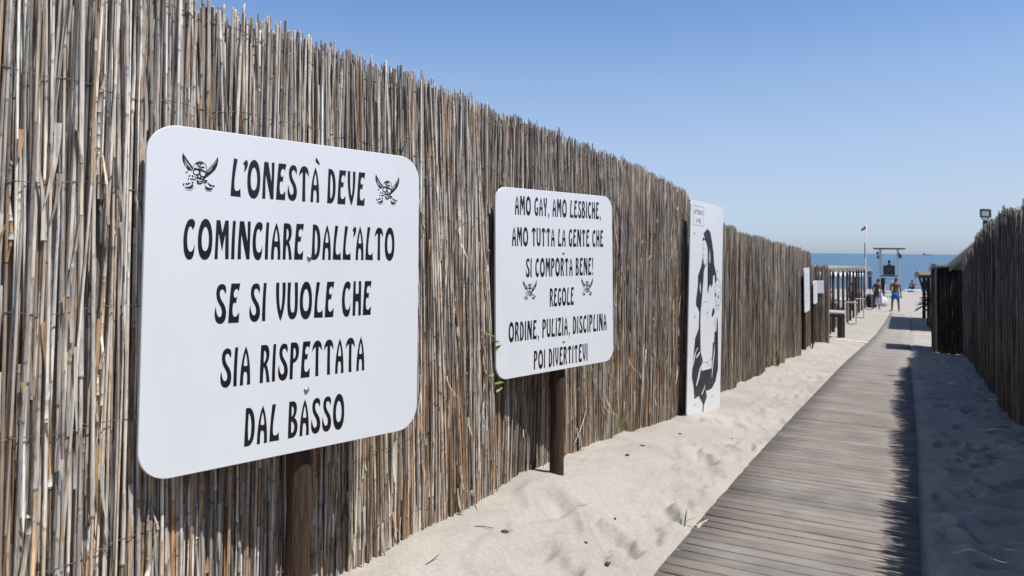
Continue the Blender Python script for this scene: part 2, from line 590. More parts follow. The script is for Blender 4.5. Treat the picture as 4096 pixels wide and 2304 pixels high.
def leaf_strips(name_parent, n, y0, y1, xfun, zlo, zhi, rg, side=1):
    """torn, curling sheath leaves"""
    V, F, COL = [], [], []
    for i in range(n):
        yy = rg.uniform(y0, y1)
        z = rg.uniform(zlo, zhi)
        x = float(xfun(np.array([yy]))[0]) + side * (.012 + rg.random() * .006)
        L = rg.uniform(.05, .24)
        wd = rg.uniform(.006, .018)
        dirz = -1 if rg.random() < .6 else 1
        out = rg.uniform(.0, .12) * (1 if rg.random() < .4 else .25) * (.12 if 1.0 < yy < 2.4 or 3.2 < yy < 4.4 else 1)
        sw = rg.normal(0, .1) * (.25 if .9 < yy < 2.5 or 3.0 < yy < 4.5 else 1)
        k = len(V)
        c = np.array([.50, .47, .42]) * rg.uniform(.7, 1.1) if rg.random() < .75 else np.array([.42, .28, .15]) * rg.uniform(.7, 1.1)
        m = 6
        tw = rg.normal(0, 1.2)
        for j in range(m + 1):
            t = j / m
            w_ = wd * (1 - t) ** .6 * .5 + .0006
            an = tw * t
            cx, cy, cz = x + side * out * t * t, yy + sw * L * t * t * 3, z + dirz * L * t
            V += [(cx - side * w_ * math.sin(an), cy - w_ * math.cos(an), cz), (cx + side * w_ * math.sin(an), cy + w_ * math.cos(an), cz)]
            COL += [c, c]
        for j in range(m):
            F.append((k + 2 * j, k + 2 * j + 1, k + 2 * j + 3, k + 2 * j + 2))
    me = np_mesh('loose_leaf', V, np.array(F), col=np.array(COL))
    o = link('loose_leaf', me, reed_m, name_parent)
    o['kind'] = 'stuff'
    return o


def roll(parent, y0, y1, xa, xb, topfun, seed, dens, rad, nseg, S, rows=4, side=1, warm=0.0, dark=1.0, tilt=.03,
         wires=(), leaves=0, ragged=.013, tb=0.0, bits=0, path=None, deep=.22):
    """one rolled-out reed screen; x runs from xa to xb with a slight waviness. side=+1: its face looks to +X"""
    rg = np.random.default_rng(seed)
    Lg = y1 - y0
    n = int(dens * Lg)

    def xf(yy):
        t = (yy - y0) / Lg
        return xa + (xb - xa) * t + .018 * vnoise(yy * 1.7, seed) + .007 * vnoise(yy * 7, seed + 1)

    P = [[] for _ in range(7)]
    for row in range(rows):
        nn = n if row < rows - 1 else int(n * 2.0)
        yy = y0 + (np.arange(nn) + (rg.uniform(-.6, .6, nn) if row < rows - 1 else rg.uniform(-.25, .25, nn)) + row * .37) * Lg / nn
        keep = rg.random(nn) > (.10 if row == 0 else .10 if row < rows - 1 else 0)
        yy = np.clip(yy[keep], y0, y1)
        m = len(yy)
        xx = xf(yy) - side * row * rad * 2.5 + rg.normal(0, rad * (.6 if row == 0 else .5), m)
        top = topfun(yy) + rg.normal(0, ragged, m) + .02 * vnoise(yy * 9, seed + 7) - (rg.random(m) < .12) * rg.uniform(.02, .16, m) \
            - row * .015
        bot = np.array([float(ground_z(np.float64(a), np.float64(b))) for a, b in zip(xx, yy)]) - deep
        ly = tb + tilt * vnoise(yy * 1.1, seed + 3) + rg.normal(0, .017, m)
        lx = rg.normal(0, .004, m)
        rr = rad * rg.choice([.62, .8, .95, 1.1, 1.3], m, p=[.18, .27, .27, .19, .09]) * rg.uniform(.9, 1.1, m)
        if row == rows - 1:
            rr = np.full(m, rad * 1.35)
            ly = 0 * ly + tb + tilt * vnoise(yy * 1.1, seed + 3)
            top = top - (.05 if side < 0 else .01)
        for a, b in zip(P, (xx, yy, bot, top, rr, ly, lx)): a.append(b)
        if row == 0 and bits:                      # snapped pieces caught in front of the mat
            m = int(bits * Lg)
            yy = rg.uniform(y0 + .02, y1 - .02, m)
            z0_ = rg.uniform(.05, 1.7, m)
            L_ = rg.uniform(.12, .8, m)
            base_ = prof(yy)
            top_ = np.minimum(base_ + z0_ + L_, topfun(yy) - .05)
            ex = (xf(yy) + side * rg.uniform(.3, 1.2, m) * rad, yy, np.minimum(base_ + z0_, top_ - .08), top_, rad * rg.uniform(.6, 1.25, m), rg.normal(0, .045, m), rg.normal(0, .012, m))
            for a, b in zip(P, ex): a.append(b)
    P = [np.concatenate(a) for a in P]
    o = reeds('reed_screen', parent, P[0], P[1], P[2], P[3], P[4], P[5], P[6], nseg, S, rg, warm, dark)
    for wz in wires:
        pts = []
        for k in range(int(Lg / .035) + 1):
            yy = min(y0 + k * .035, y1)
            x = float(xf(np.array([yy]))[0]) + side * (rad * 1.25 + (.0035 if k % 2 else -.003))
            pts.append((x, yy, wz + float(prof(yy)) * .9 + .012 * math.sin(yy * 5 + wz * 9) + .006 * math.sin(yy * 23 + wz * 3)))
        MB().tube(pts, .0014, 4).build('binding_wire', wire_m, o)
    if leaves:
        leaf_strips(o, leaves, y0 + .05, y1 - .05, xf, .1, 1.85, rg, side)
    return o


WZ = (.30, .62, .94, 1.27, 1.58, 1.86, 2.12)
TY = [0, 2.33, 3.33, 4.4, 5.7, 7.14, 7.6, 8.1, 8.8, 10, 12, 15, 17.3]
TZ = [2.24, 2.215, 2.19, 2.18, 2.14, 2.03, 1.95, 1.83, 1.78, 1.705, 1.64, 1.55, 1.46]
ltop = lambda yy: np.interp(yy, TY, TZ)
lf = thing('reed_fence', 'long sunlit weathered reed fence behind the white signs', 'reed fence', (0, 0, 0))
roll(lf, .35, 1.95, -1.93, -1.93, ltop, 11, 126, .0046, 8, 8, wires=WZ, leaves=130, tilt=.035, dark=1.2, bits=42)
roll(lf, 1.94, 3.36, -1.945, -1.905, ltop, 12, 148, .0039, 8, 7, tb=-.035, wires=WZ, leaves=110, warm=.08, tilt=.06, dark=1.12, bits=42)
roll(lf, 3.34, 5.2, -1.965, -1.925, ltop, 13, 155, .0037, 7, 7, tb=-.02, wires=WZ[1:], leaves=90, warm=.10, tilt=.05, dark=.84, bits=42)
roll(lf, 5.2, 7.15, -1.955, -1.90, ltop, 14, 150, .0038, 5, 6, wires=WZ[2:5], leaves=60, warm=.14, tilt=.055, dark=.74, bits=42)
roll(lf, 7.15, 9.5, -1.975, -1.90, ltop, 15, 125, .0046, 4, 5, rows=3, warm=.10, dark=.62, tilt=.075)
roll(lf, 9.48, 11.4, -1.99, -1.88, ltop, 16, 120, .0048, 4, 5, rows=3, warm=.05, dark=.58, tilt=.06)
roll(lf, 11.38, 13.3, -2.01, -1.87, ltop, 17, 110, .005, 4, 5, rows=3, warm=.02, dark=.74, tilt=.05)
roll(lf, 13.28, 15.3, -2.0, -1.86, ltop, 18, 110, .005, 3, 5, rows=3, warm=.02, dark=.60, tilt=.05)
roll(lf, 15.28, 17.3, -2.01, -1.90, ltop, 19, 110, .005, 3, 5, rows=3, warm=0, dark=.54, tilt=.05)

ef = thing('reed_fence', 'low dark end section of reed fence carrying the smallest white notice', 'reed fence', (0, 0, 0))
etop = lambda yy: np.interp(yy, [17.2, 17.8, 18.4, 20.5], [1.30, 1.22, 1.17, 1.13])
roll(ef, 17.3, 18.6, -2.0, -2.02, etop, 31, 105, .005, 3, 5, rows=3, dark=.5, tilt=.03)
roll(ef, 18.85, 20.2, -1.76, -1.82, etop, 32, 105, .005, 3, 5, rows=3, dark=.6, tilt=.03)


def clad(parent, p, q, z0, z1, seed, name='reed_cladding', dens=75, dark=.3, r0=.005, r1=.009, spread=.006):
    rg = np.random.default_rng(seed)
    p, q = np.array(p, float), np.array(q, float)
    n = int(np.linalg.norm(q - p) * dens) * 2
    t = rg.random(n)
    P = p + (q - p) * t[:, None] + rg.normal(0, spread, (n, 2))
    return reeds(name, parent, P[:, 0], P[:, 1], np.full(n, z0 - .25), z1 + rg.normal(0, .025, n), rg.uniform(r0, r1, n),
                 rg.normal(0, .008, n), rg.normal(0, .008, n), 3, 5, rg, 0, dark)


clad(ef, (-2.06, 18.56), (-1.73, 18.78), gz(-1.9, 18.6), 1.16, 33, 'reed_screen', 150, .6, .004, .006, .012)
timber_m = mat('old_timber', (.16, .12, .09), (.34, .27, .21), scale=12, rough=.8, bump=.4, bscale=30, stretch=(4, 4, .4))
dark_m = mat('dark_timber', (.022, .017, .014), (.06, .045, .035), scale=14, rough=.7, bump=.4, bscale=30, stretch=(4, 4, .4))
MB().beam((-1.70, 18.84, -1.1), (-1.70, 18.84, 1.12), .05, .16, .006).build('end_board', timber_m, ef)
MB().beam((-1.74, 19.9, .52), (-2.2, 22.6, .12), .07, .05, .006).build('hand_rail', timber_m, ef)

rtop = lambda yy: np.interp(yy, [0, 7, 8, 8.8, 9.3, 10.1, 10.35, 10.45, 11.5, 12.2, 13, 14, 14.6, 16, 17.5, 20.2], [1.91, 1.91, 1.83, 1.87, 1.89, 1.90, 1.94, 1.85, 1.87, 1.85, 1.82, 1.76, 1.67, 1.58, 1.45, 1.2]) + .03 * vnoise(yy * 2.2, 77, 2) * (yy < 8)
rf = thing('reed_fence', 'shaded dark reed fence along the sand beyond the boardwalk', 'reed fence', (0, 0, 0))
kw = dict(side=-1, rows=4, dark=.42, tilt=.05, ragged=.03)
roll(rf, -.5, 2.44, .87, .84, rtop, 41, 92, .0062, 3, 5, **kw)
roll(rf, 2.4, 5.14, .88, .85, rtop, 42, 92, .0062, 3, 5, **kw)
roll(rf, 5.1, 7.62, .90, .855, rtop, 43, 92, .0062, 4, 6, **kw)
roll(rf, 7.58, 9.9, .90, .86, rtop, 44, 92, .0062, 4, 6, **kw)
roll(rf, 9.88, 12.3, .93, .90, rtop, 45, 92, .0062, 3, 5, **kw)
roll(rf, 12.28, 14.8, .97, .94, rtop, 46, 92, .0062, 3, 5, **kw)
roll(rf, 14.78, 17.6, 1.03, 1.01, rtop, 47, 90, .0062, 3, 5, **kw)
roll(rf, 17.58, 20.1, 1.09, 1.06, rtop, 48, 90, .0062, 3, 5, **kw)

# ------------------------------------------------------------------ lettering
GL = {
    'A': (28, 'M0,0 C0,35 4,75 14.5,101 C24,80 28,45 28,0 L19,0 C20,15 20,28 17,33 C14,36 11,36 10,30 C8.3,22 8.5,10 8.5,0 Z',
          'M14.5,84 C12,72 10,62 9.5,51 C12,48 17,48 19.5,51 C19,64 17,75 14.5,84 Z'),
    'B': (28, 'M2,100 L13,100 C22,100 26,88 25,76 C24,64 21,58 18,54 C24,50 28,40 28,28 C28,12 22,0 12,0 L0,0 C0,35 1,70 2,100 Z',
          'M10,87 C14,86 16,82 16,75 C16,66 13,61 9.5,58 C9.5,68 10,78 10,87 Z',
          'M9,46 C15,43 18,36 18,28 C18,20 15,14 9.5,13 C9,25 9,36 9,46 Z'),
    'C': (29, 'M22,73 C26,78 29,86 27,93 C24,103 12,103 7,90 C1,75 -1,55 0,38 C1,15 5,-2 16,-2 C25,-2 28,12 28,39 C26,28 23,17 17,18 C12,19 9,30 9,48 C9,64 11,78 15,81 C19,83 20,78 22,73 Z'),
    'D': (28, 'M3,100 L11,100 C22,99 28,78 28,48 C28,18 22,1 11,0 L0,0 C1,35 2,70 3,100 Z',
          'M11,86 C16,82 18.5,66 18.5,48 C18.5,28 16,15 11,14 C9,30 9,66 11,86 Z'),
    'E': (28, 'M6,100 L29,100 C28,92 27,87 25.5,79 C23,87 20,88 17,85 C13,80 12,74 13,68 C14,63 17,62 20,65 L22,70 L19,48 C17,53 12,53 11,45 C10,35 10,26 12,19 C14,14 19,14 22,18 C24,21 26,24 28,25 L27,0 L0,0 C1,35 3,70 6,100 Z'),
    'F': (27, 'M6,100 L28,100 C27,92 26,87 24.5,79 C22,87 20,88 17,85 C13,80 12,74 13,68 C14,63 17,62 20,65 L22,70 L19,46 C17,52 12,52 10.5,44 C9,28 9,12 9,0 L0,0 C1,35 3,70 6,100 Z'),
    'G': (29, 'M22,75 C26,79 28,86 27,92 C24,103 12,103 7,90 C1,75 -1,55 0,38 C1,15 5,-2 16,-2 C26,-2 30,14 29,52 L15,39 L15,34 C19,36 20,34 20,28 C20.5,22 19,17 16,17 C11,18 9,30 9,48 C9,64 11,78 15,81 C19,83 20,79 22,75 Z'),
    'H': (28, 'M2,100 L10,100 C9,85 9,72 10,62 C13,65 17,65 19,62 C20,75 20,88 19,100 L28,100 C28,65 28,30 28,0 L19,0 C19.5,20 20,32 18,40 C15,44 12,43 10,38 C9,25 9,12 9,0 L0,0 C0,35 1,70 2,100 Z'),
    'I': (11, 'M3,100 L11,100 C9,65 8.5,35 9,0 L0,0 C0,35 1,70 3,100 Z'),
    'L': (27, 'M7,100 L17,99 C14,75 9.5,55 9.5,33 C9.5,18 12,14 17,15 C22,16 25,20 26,24 L27.5,0 L0,1 C1,40 4,75 7,100 Z'),
    'M': (37, 'M3,100 L13,100 L19,68 L26,100 L35,100 C36,65 36.5,30 37,0 L28,0 C27,25 27,45 27.5,66 L19,20 L9.5,68 C9,45 8,25 8,0 L0,0 C1,35 2,70 3,100 Z'),
    'N': (34, 'M4,100 L16,100 L26,46 C27,70 26,85 26,100 L34,100 C34,65 33,30 33,0 L24,0 L9,66 C8,40 9,20 9,0 L0,0 C0,35 2,70 4,100 Z'),
    'O': (37, 'M18.5,102 C30,102 37,80 37,46 C37,15 30,-2 18.5,-2 C7,-2 0,15 0,46 C0,80 8,102 18.5,102 Z',
          'M19,82 C24,81 28,66 28,48 C28,31 24.5,20 18.5,20 C12.5,20 9.5,31 9.5,50 C9.5,67 14,82 19,82 Z'),
    'P': (27, 'M2,100 L14,100 C25,100 28,85 27,70 C26,52 18,45 10,44 C9,28 9,12 9,0 L0,0 C0,35 1,70 2,100 Z',
          'M11,86 C16,85 18,78 17.5,70 C17,60 14,56 10.5,55 C10,66 10,76 11,86 Z'),
    'R': (28, 'M2,100 L14,100 C24,100 27,85 26,70 C25,58 21,51 18,48 C22,42 26,20 28,0 L19,0 C18,20 15,38 11,42 C9,28 9,12 9,0 L0,0 C0,35 1,70 2,100 Z',
          'M11,86 C16,84 17.5,76 17,69 C16.5,60 13,55 10.5,52 C10,64 10.5,76 11,86 Z'),
    'S': (28, 'M26,73 C28,80 28,88 26,93 C23,102 9,102 5,90 C1,78 3,62 9,52 C13,45 18,38 18,28 C18,20 15,16 12,16 C8,16 4,25 2,43 C0,35 -1,25 1,14 C4,-4 22,-6 27,10 C31,25 28,42 20,53 C14,62 11,70 12,78 C13,86 18,88 21,84 C23,81 25,78 26,73 Z'),
    'T': (31, 'M0,68 C0,86 6,100 16,100 C27,100 31,88 31,70 C28,76 25,82 20.5,83 C19.5,55 20,25 21,0 L11,0 C11,30 11.5,55 11,82 C6,80 3,75 0,68 Z'),
    'U': (29, 'M0,100 L9,100 C7,60 7,35 10,24 C13,16 18,16 20,24 C22,35 21,60 20,100 L29,100 C30,60 31,35 28,16 C25,-4 6,-6 2,14 C-2,35 -1,65 0,100 Z'),
    'V': (27, 'M0,100 L9,100 C8,60 10,38 14,25 C18,38 19,60 18,100 L27,100 C28,55 24,20 14,-3 C3,20 -1,60 0,100 Z'),
    'Y': (26, 'M0,100 L9,100 C9,80 10,66 13,58 C16,66 17,80 17,100 L26,100 C26,70 22,55 18,45 C17,30 17.5,15 18,0 L8,0 C8.5,15 9,30 8,45 C3,55 0,70 0,100 Z'),
    'Z': (26, 'M2,100 L25,100 L25,88 L10,19 C14,14 19,16 25,27 L26,0 L0,0 L0,12 L14.5,82 C10,86 6,82 2,73 Z'),
    "'": (10, 'M7,100 C12,97 13,92 12,86 C11,78 7,71 2,66 L3.5,80 C3.5,85 1,87 -1,89 Z'),
    ',': (10, 'M2,14 L9,17 C12,8 9,-6 3,-18 C4,-8 4,0 2,14 Z'),
    '!': (11, 'M2,100 L11,100 L8.5,30 L4.5,30 Z', None, 'M3,15 L10,15 L10,0 L3,0 Z'),
}
GRAVE = 'M14,126 L18,127 L28,112 L27,107 L15,116 Z'


def path_pts(d, n=7):
    out = []
    toks = d.replace(',', ' ').replace('M', ' M ').replace('L', ' L ').replace('C', ' C ').replace('Z', ' ').split()
    i, cmd = 0, None
    while i < len(toks):
        if toks[i] in 'MLC':
            cmd = toks[i]; i += 1
            continue
        if cmd in 'ML':
            out.append((float(toks[i]), float(toks[i + 1]))); i += 2
        else:
            p0 = out[-1]
            a = [(float(toks[i + 2 * k]), float(toks[i + 2 * k + 1])) for k in range(3)]
            i += 6
            for s in range(1, n + 1):
                t = s / n
                u = 1 - t
                out.append(tuple(u ** 3 * p0[j] + 3 * u * u * t * a[0][j] + 3 * u * t * t * a[1][j] + t ** 3 * a[2][j] for j in (0, 1)))
    if len(out) > 1 and math.dist(out[0], out[-1]) < 1e-4: out.pop()
    return out


def fill(mb, loops, z=0.0):
    """fill an outline (first loop) with holes (the rest); local plane u,v -> x,y"""
    vl = [[Vector((p[0], p[1], 0)) for p in lp] for lp in loops]
    flat = [p for lp in vl for p in lp]
    tris = tessellate_polygon(vl)
    fs = []
    for t in tris:
        a, b, c = (flat[i] for i in t)
        fs.append(t if (b - a).cross(c - a).z > 0 else t[::-1])
    mb.add([(p.x, p.y, z) for p in flat], fs)


def text_line(parent, s, u0, u1, base, cap, z, m, gap=6.5, space=20):
    x = 0
    polys = []
    for ch in s:
        if ch == ' ':
            x += space
            continue
        acc = ch == 'À'
        gdef = GL['A' if acc else ch]
        loops, cur = [], []
        for d in gdef[1:]:
            if d is None:
                loops.append(cur); cur = []
                continue
            cur.append([(px + x, py) for px, py in path_pts(d)])
        loops.append(cur)
        if acc: loops.append([[(px + x, py) for px, py in path_pts(GRAVE)]])
        polys += loops
        x += gdef[0] + gap
        if ch == "'": x -= 5
    x -= gap
    sx, sy = (u1 - u0) / x, cap / 100
    mb = MB()
    for lp in polys:
        fill(mb, [[(u0 + px * sx, base + py * sy) for px, py in l] for l in lp], z)
    return mb.build('lettering', m, parent)


EMB = [  # traced on a 1525 x 1449 grid: (outline, holes...)
    ([(245, 150), (275, 220), (400, 400), (545, 585), (558, 640), (535, 700), (470, 692), (400, 685), (360, 610), (300, 540), (245, 420), (222, 330), (228, 230)],
     [(262, 310), (285, 325), (420, 500), (545, 675), (530, 690), (400, 540), (320, 420)], [(285, 395), (318, 440), (335, 490), (372, 545), (345, 585), (325, 535), (310, 480)]),
    ([(1305, 245), (1328, 310), (1325, 400), (1300, 520), (1240, 640), (1130, 750), (1010, 850), (920, 918), (898, 890), (935, 800), (960, 720), (1000, 650), (1120, 510), (1240, 370), (1290, 300)],
     [(1278, 362), (1286, 376), (1190, 492), (1095, 610), (985, 728), (962, 742), (985, 705), (1080, 592), (1180, 472)], [(1145, 600), (1157, 612), (1035, 722), (1010, 722)]),
    ([(545, 590), (580, 510), (640, 440), (740, 397), (840, 407), (925, 470), (970, 560), (982, 690), (968, 690), (955, 562), (915, 480), (838, 420), (742, 410), (648, 452), (592, 518), (558, 595)],),
    ([(615, 490), (660, 450), (700, 432), (780, 425), (865, 440), (868, 482), (830, 475), (800, 505), (760, 512), (720, 492), (690, 515), (640, 525), (675, 480)], [(725, 460), (752, 465), (745, 490), (722, 482)], [(790, 445), (815, 450), (805, 470), (785, 465)]),
    ([(670, 535), (720, 530), (770, 540), (820, 560), (880, 550), (920, 610), (880, 600), (840, 605), (820, 618), (760, 592), (710, 572)], [(785, 550), (812, 556), (806, 578), (782, 572)]),
    ([(680, 608), (760, 618), (850, 650), (940, 695), (978, 700), (955, 730), (930, 715), (840, 682), (740, 652)],),
    ([(590, 595), (660, 615), (740, 655), (765, 680), (730, 695), (690, 675), (650, 645), (620, 660), (585, 695), (555, 690)],),
    ([(560, 690), (590, 660), (650, 640), (735, 665), (775, 690), (778, 790), (735, 800), (705, 845), (640, 830), (575, 800), (548, 745)], [(580, 720), (600, 685), (650, 662), (715, 680), (738, 720), (728, 770), (690, 795), (630, 795), (590, 770)]),
    ([(762, 670), (950, 728), (938, 845), (870, 868), (785, 848)], [(782, 694), (934, 738), (920, 830), (862, 848), (802, 828)]),
    ([(598, 855), (650, 880), (700, 835), (735, 795), (752, 785), (772, 795), (800, 845), (830, 870), (880, 848), (922, 860), (912, 940), (850, 962), (760, 945), (680, 932), (640, 942)],
     [(750, 800), (782, 850), (772, 892), (742, 892), (715, 855)], [(640, 885), (672, 870), (690, 905), (655, 920)], [(815, 885), (850, 872), (862, 905), (835, 930)]),
    ([(638, 972), (700, 985), (760, 992), (850, 985), (900, 952), (1012, 970), (1000, 988), (900, 1002), (860, 1022), (760, 1012), (660, 1002)],),
    ([(670, 1028), (720, 1018), (760, 1058), (850, 1028), (858, 1062), (780, 1108), (700, 1092)],),
    ([(328, 745), (380, 718), (402, 772), (350, 768)],), ([(418, 868), (460, 818), (492, 862), (430, 882)],),
    ([(530, 818), (582, 862), (560, 902), (540, 892), (523, 862)],), ([(408, 935), (440, 928), (430, 992), (408, 972)],),
    ([(470, 932), (600, 938), (642, 976), (560, 972), (480, 968)],),
    ([(338, 1188), (400, 1196), (480, 1172), (545, 1108), (577, 1130), (562, 1200), (512, 1246), (430, 1252), (368, 1226)],),
    ([(928, 1088), (960, 1150), (1030, 1182), (1110, 1192), (1172, 1174), (1152, 1230), (1080, 1267), (1010, 1257), (948, 1202)],),
    ([(320, 1200), (345, 1262), (400, 1296), (460, 1308), (520, 1296), (570, 1255), (594, 1190), (582, 1190), (560, 1248), (515, 1286), (460, 1297), (404, 1286), (354, 1255), (332, 1198)],),
    ([(932, 1205), (955, 1258), (1000, 1292), (1056, 1306), (1115, 1295), (1160, 1258), (1182, 1205), (1170, 1205), (1152, 1250), (1110, 1284), (1056, 1295), (1004, 1282), (964, 1252), (944, 1205)],),
    ([(338, 1090), (380, 1068), (402, 1110), (430, 1038), (452, 1090), (492, 1048), (482, 1100), (420, 1122), (368, 1142)],),
    ([(262, 1100), (307, 1093), (302, 1162), (262, 1157)],), ([(1008, 1040), (1052, 1043), (1062, 1088), (1090, 1048), (1112, 1108), (1142, 1078), (1164, 1142), (1110, 1152), (1060, 1112), (1018, 1072)],),
    ([(1178, 1098), (1242, 1108), (1222, 1167), (1178, 1152)],), ([(860, 1046), (940, 1013), (1012, 988), (962, 1062), (900, 1062)],),
    ([(518, 1018), (560, 1040), (592, 1008), (572, 1060), (547, 1132), (533, 1060)],),
]


def emblem(parent, cu, cv, wd, ht, z, m):
    def T(p):
        x, y = p
        y = y - (x - 245) / 1065 * 95 * (1 - (y - 155) / 1150 * .85)
        return (cu + (x - 775) / 1112 * wd, cv - (y - 728) / 1160 * ht)
    mb = MB()
    for sh in EMB:
        fill(mb, [[T(p) for p in lp] for lp in sh], z)
    return mb.build('pirate_emblem', m, parent)


def rounded(w_, h_, r, n=10):
    out = []
    for cx, cy, a0 in ((w_ / 2 - r, h_ / 2 - r, 0), (-w_ / 2 + r, h_ / 2 - r, 90), (-w_ / 2 + r, -h_ / 2 + r, 180), (w_ / 2 - r, -h_ / 2 + r, 270)):
        for k in range(n + 1):
            a = R(a0 + 90 * k / n)
            out.append((cx + r * math.cos(a), cy + r * math.sin(a)))
    return out


def slab(w_, h_, r, th, rs=None):
    """rounded panel; front face at z=0, back at z=-th"""
    mb = MB()
    o = rounded(w_, h_, r)
    i_ = rounded(w_ - .003, h_ - .003, r - .0015)
    n = len(o)
    V = [(x, y, 0) for x, y in i_] + [(x, y, -.0015) for x, y in o] + [(x, y, -th) for x, y in o]
    F = [tuple(range(n))]
    for k in range(n):
        j = (k + 1) % n
        F += [(k, n + k, n + j, j), (n + k, 2 * n + k, 2 * n + j, n + j)]
    F.append(tuple(range(3 * n - 1, 2 * n - 1, -1)))
    return mb.add(V, F)


white_m = mat('white_sign_board', (.565, .575, .59), (.605, .615, .632), scale=3.5, rough=.42, spec=.4, stretch=(1, .45, 1), detail=9, lo=.25, hi=.5)
black_m = mat('black_vinyl', (.010, .010, .013), (.016, .016, .02), scale=8, rough=.35, spec=.4)
log_m = mat('brown_log', (.055, .03, .018), (.15, .082, .045), scale=16, rough=.85, bump=.9, bscale=45, stretch=(3, 3, .35), detail=9)
post_m = mat('brown_post_wood', (.026, .015, .010), (.075, .042, .026), scale=22, rough=.85, bump=.6, bscale=60, stretch=(2.5, .22, 2.5), detail=9)
steel_m = mat('bolt_steel', (.30, .29, .28), (.45, .44, .43), scale=60, rough=.4, metal=.8)


def sign_root(name, label, pos, ya, lean, rl):
    u = Vector((math.sin(ya), math.cos(ya), 0))
    v = Vector((0, 0, 1))
    nn = u.cross(v)
    v2 = v * math.cos(lean) - nn * math.sin(lean)
    n2 = u.cross(v2)
    u3 = u * math.cos(rl) + v2 * math.sin(rl)
    v3 = -u * math.sin(rl) + v2 * math.cos(rl)
    M = Matrix((u3, v3, n2)).transposed().to_4x4()
    o = thing(name, label, 'sign', pos)
    o.matrix_world = Matrix.Translation(pos) @ M
    return o, M


def bolt(parent, u, v):
    mb = MB()
    mb.lathe([(.0095, .0003), (.0095, .0018), (.0085, .0025), (.005, .0026), (.0048, .006), (.0015, .0066)], 14, (u, v, 0))
    return mb.build('bolt', steel_m, parent)


def log_post(parent, M, pos, u, ztop_v, zground, r, back):
    """an upright round post behind the board, in the board's own axes"""
    inv = (Matrix.Translation(pos) @ M).inverted()
    c = Matrix.Translation(pos) @ M @ Vector((u, 0, -back))
    pts, rs = [], []
    for k in range(13):
        t = k / 12
        z = zground - .35 + (pos[2] + ztop_v - zground + .35) * t
        pts.append(inv @ Vector((c.x + .003 * math.sin(k * 1.7), c.y + .003 * math.cos(k * 2.3), z)))
        rs.append(r * (1.06 - .1 * t))
    return MB().tube(pts, rs, 18, jit=.035).build('wooden_post', post_m, parent)


S1 = (-1.748, 1.834, 1.294)
s1, M1 = sign_root('sign_board', "big nearest white sign beginning L'ONESTÀ DEVE COMINCIARE DALL'ALTO on brown post", S1, .256, .017, -.008)
slab(.99, 1.0, .088, .011).build('panel', white_m, s1)
log_post(s1, M1, S1, .040, .38, gz(-1.8, 1.85), .040, .056)
for s, a, b, base, cap in (("L'ONESTÀ DEVE", -.247, .246, .307, .116), ("COMINCIARE DALL'ALTO", -.386, .38, .117, .116),
                           ('SE SI VUOLE CHE', -.288, .279, -.0745, .118), ('SIA RISPETTATA', -.266, .254, -.265, .116),
                           ('DAL BASSO', -.186, .174, -.451, .115)):
    text_line(s1, s, a, b, base, cap, .0007, black_m)
emblem(s1, -.342, .369, .108, .109, .0007, black_m)
emblem(s1, .345, .369, .108, .109, .0007, black_m)
bolt(s1, .029, .124)
bolt(s1, .026, -.306)

S2 = (-1.749, 3.866, 1.281)
s2, M2 = sign_root('sign_board', 'middle white sign reading AMO GAY, AMO LESBICHE with REGOLE below on brown post', S2, .264, .017, .004)
slab(1.026, 1.0, .08, .011).build('panel', white_m, s2)
log_post(s2, M2, S2, .058, .38, gz(-1.8, 3.9), .039, .055)
for s, a, b, base, cap in (('AMO GAY, AMO LESBICHE,', -.366, .395, .358, .101), ('AMO TUTTA LA GENTE CHE', -.39, .417, .191, .101),
                           ('SI COMPORTA BENE!', -.283, .315, .024, .102), ('REGOLE', -.086, .128, -.143, .101),
                           ('ORDINE, PULIZIA, DISCIPLINA', -.419, .443, -.311, .102), ('POI DIVERTITEVI', -.222, .254, -.475, .101)):
    text_line(s2, s, a, b, base, cap, .0007, black_m)
emblem(s2, -.25, -.045, .112, .108, .0007, black_m)
emblem(s2, .256, -.045, .112, .108, .0007, black_m)
bolt(s2, .037, .156)
bolt(s2, .035, -.344)

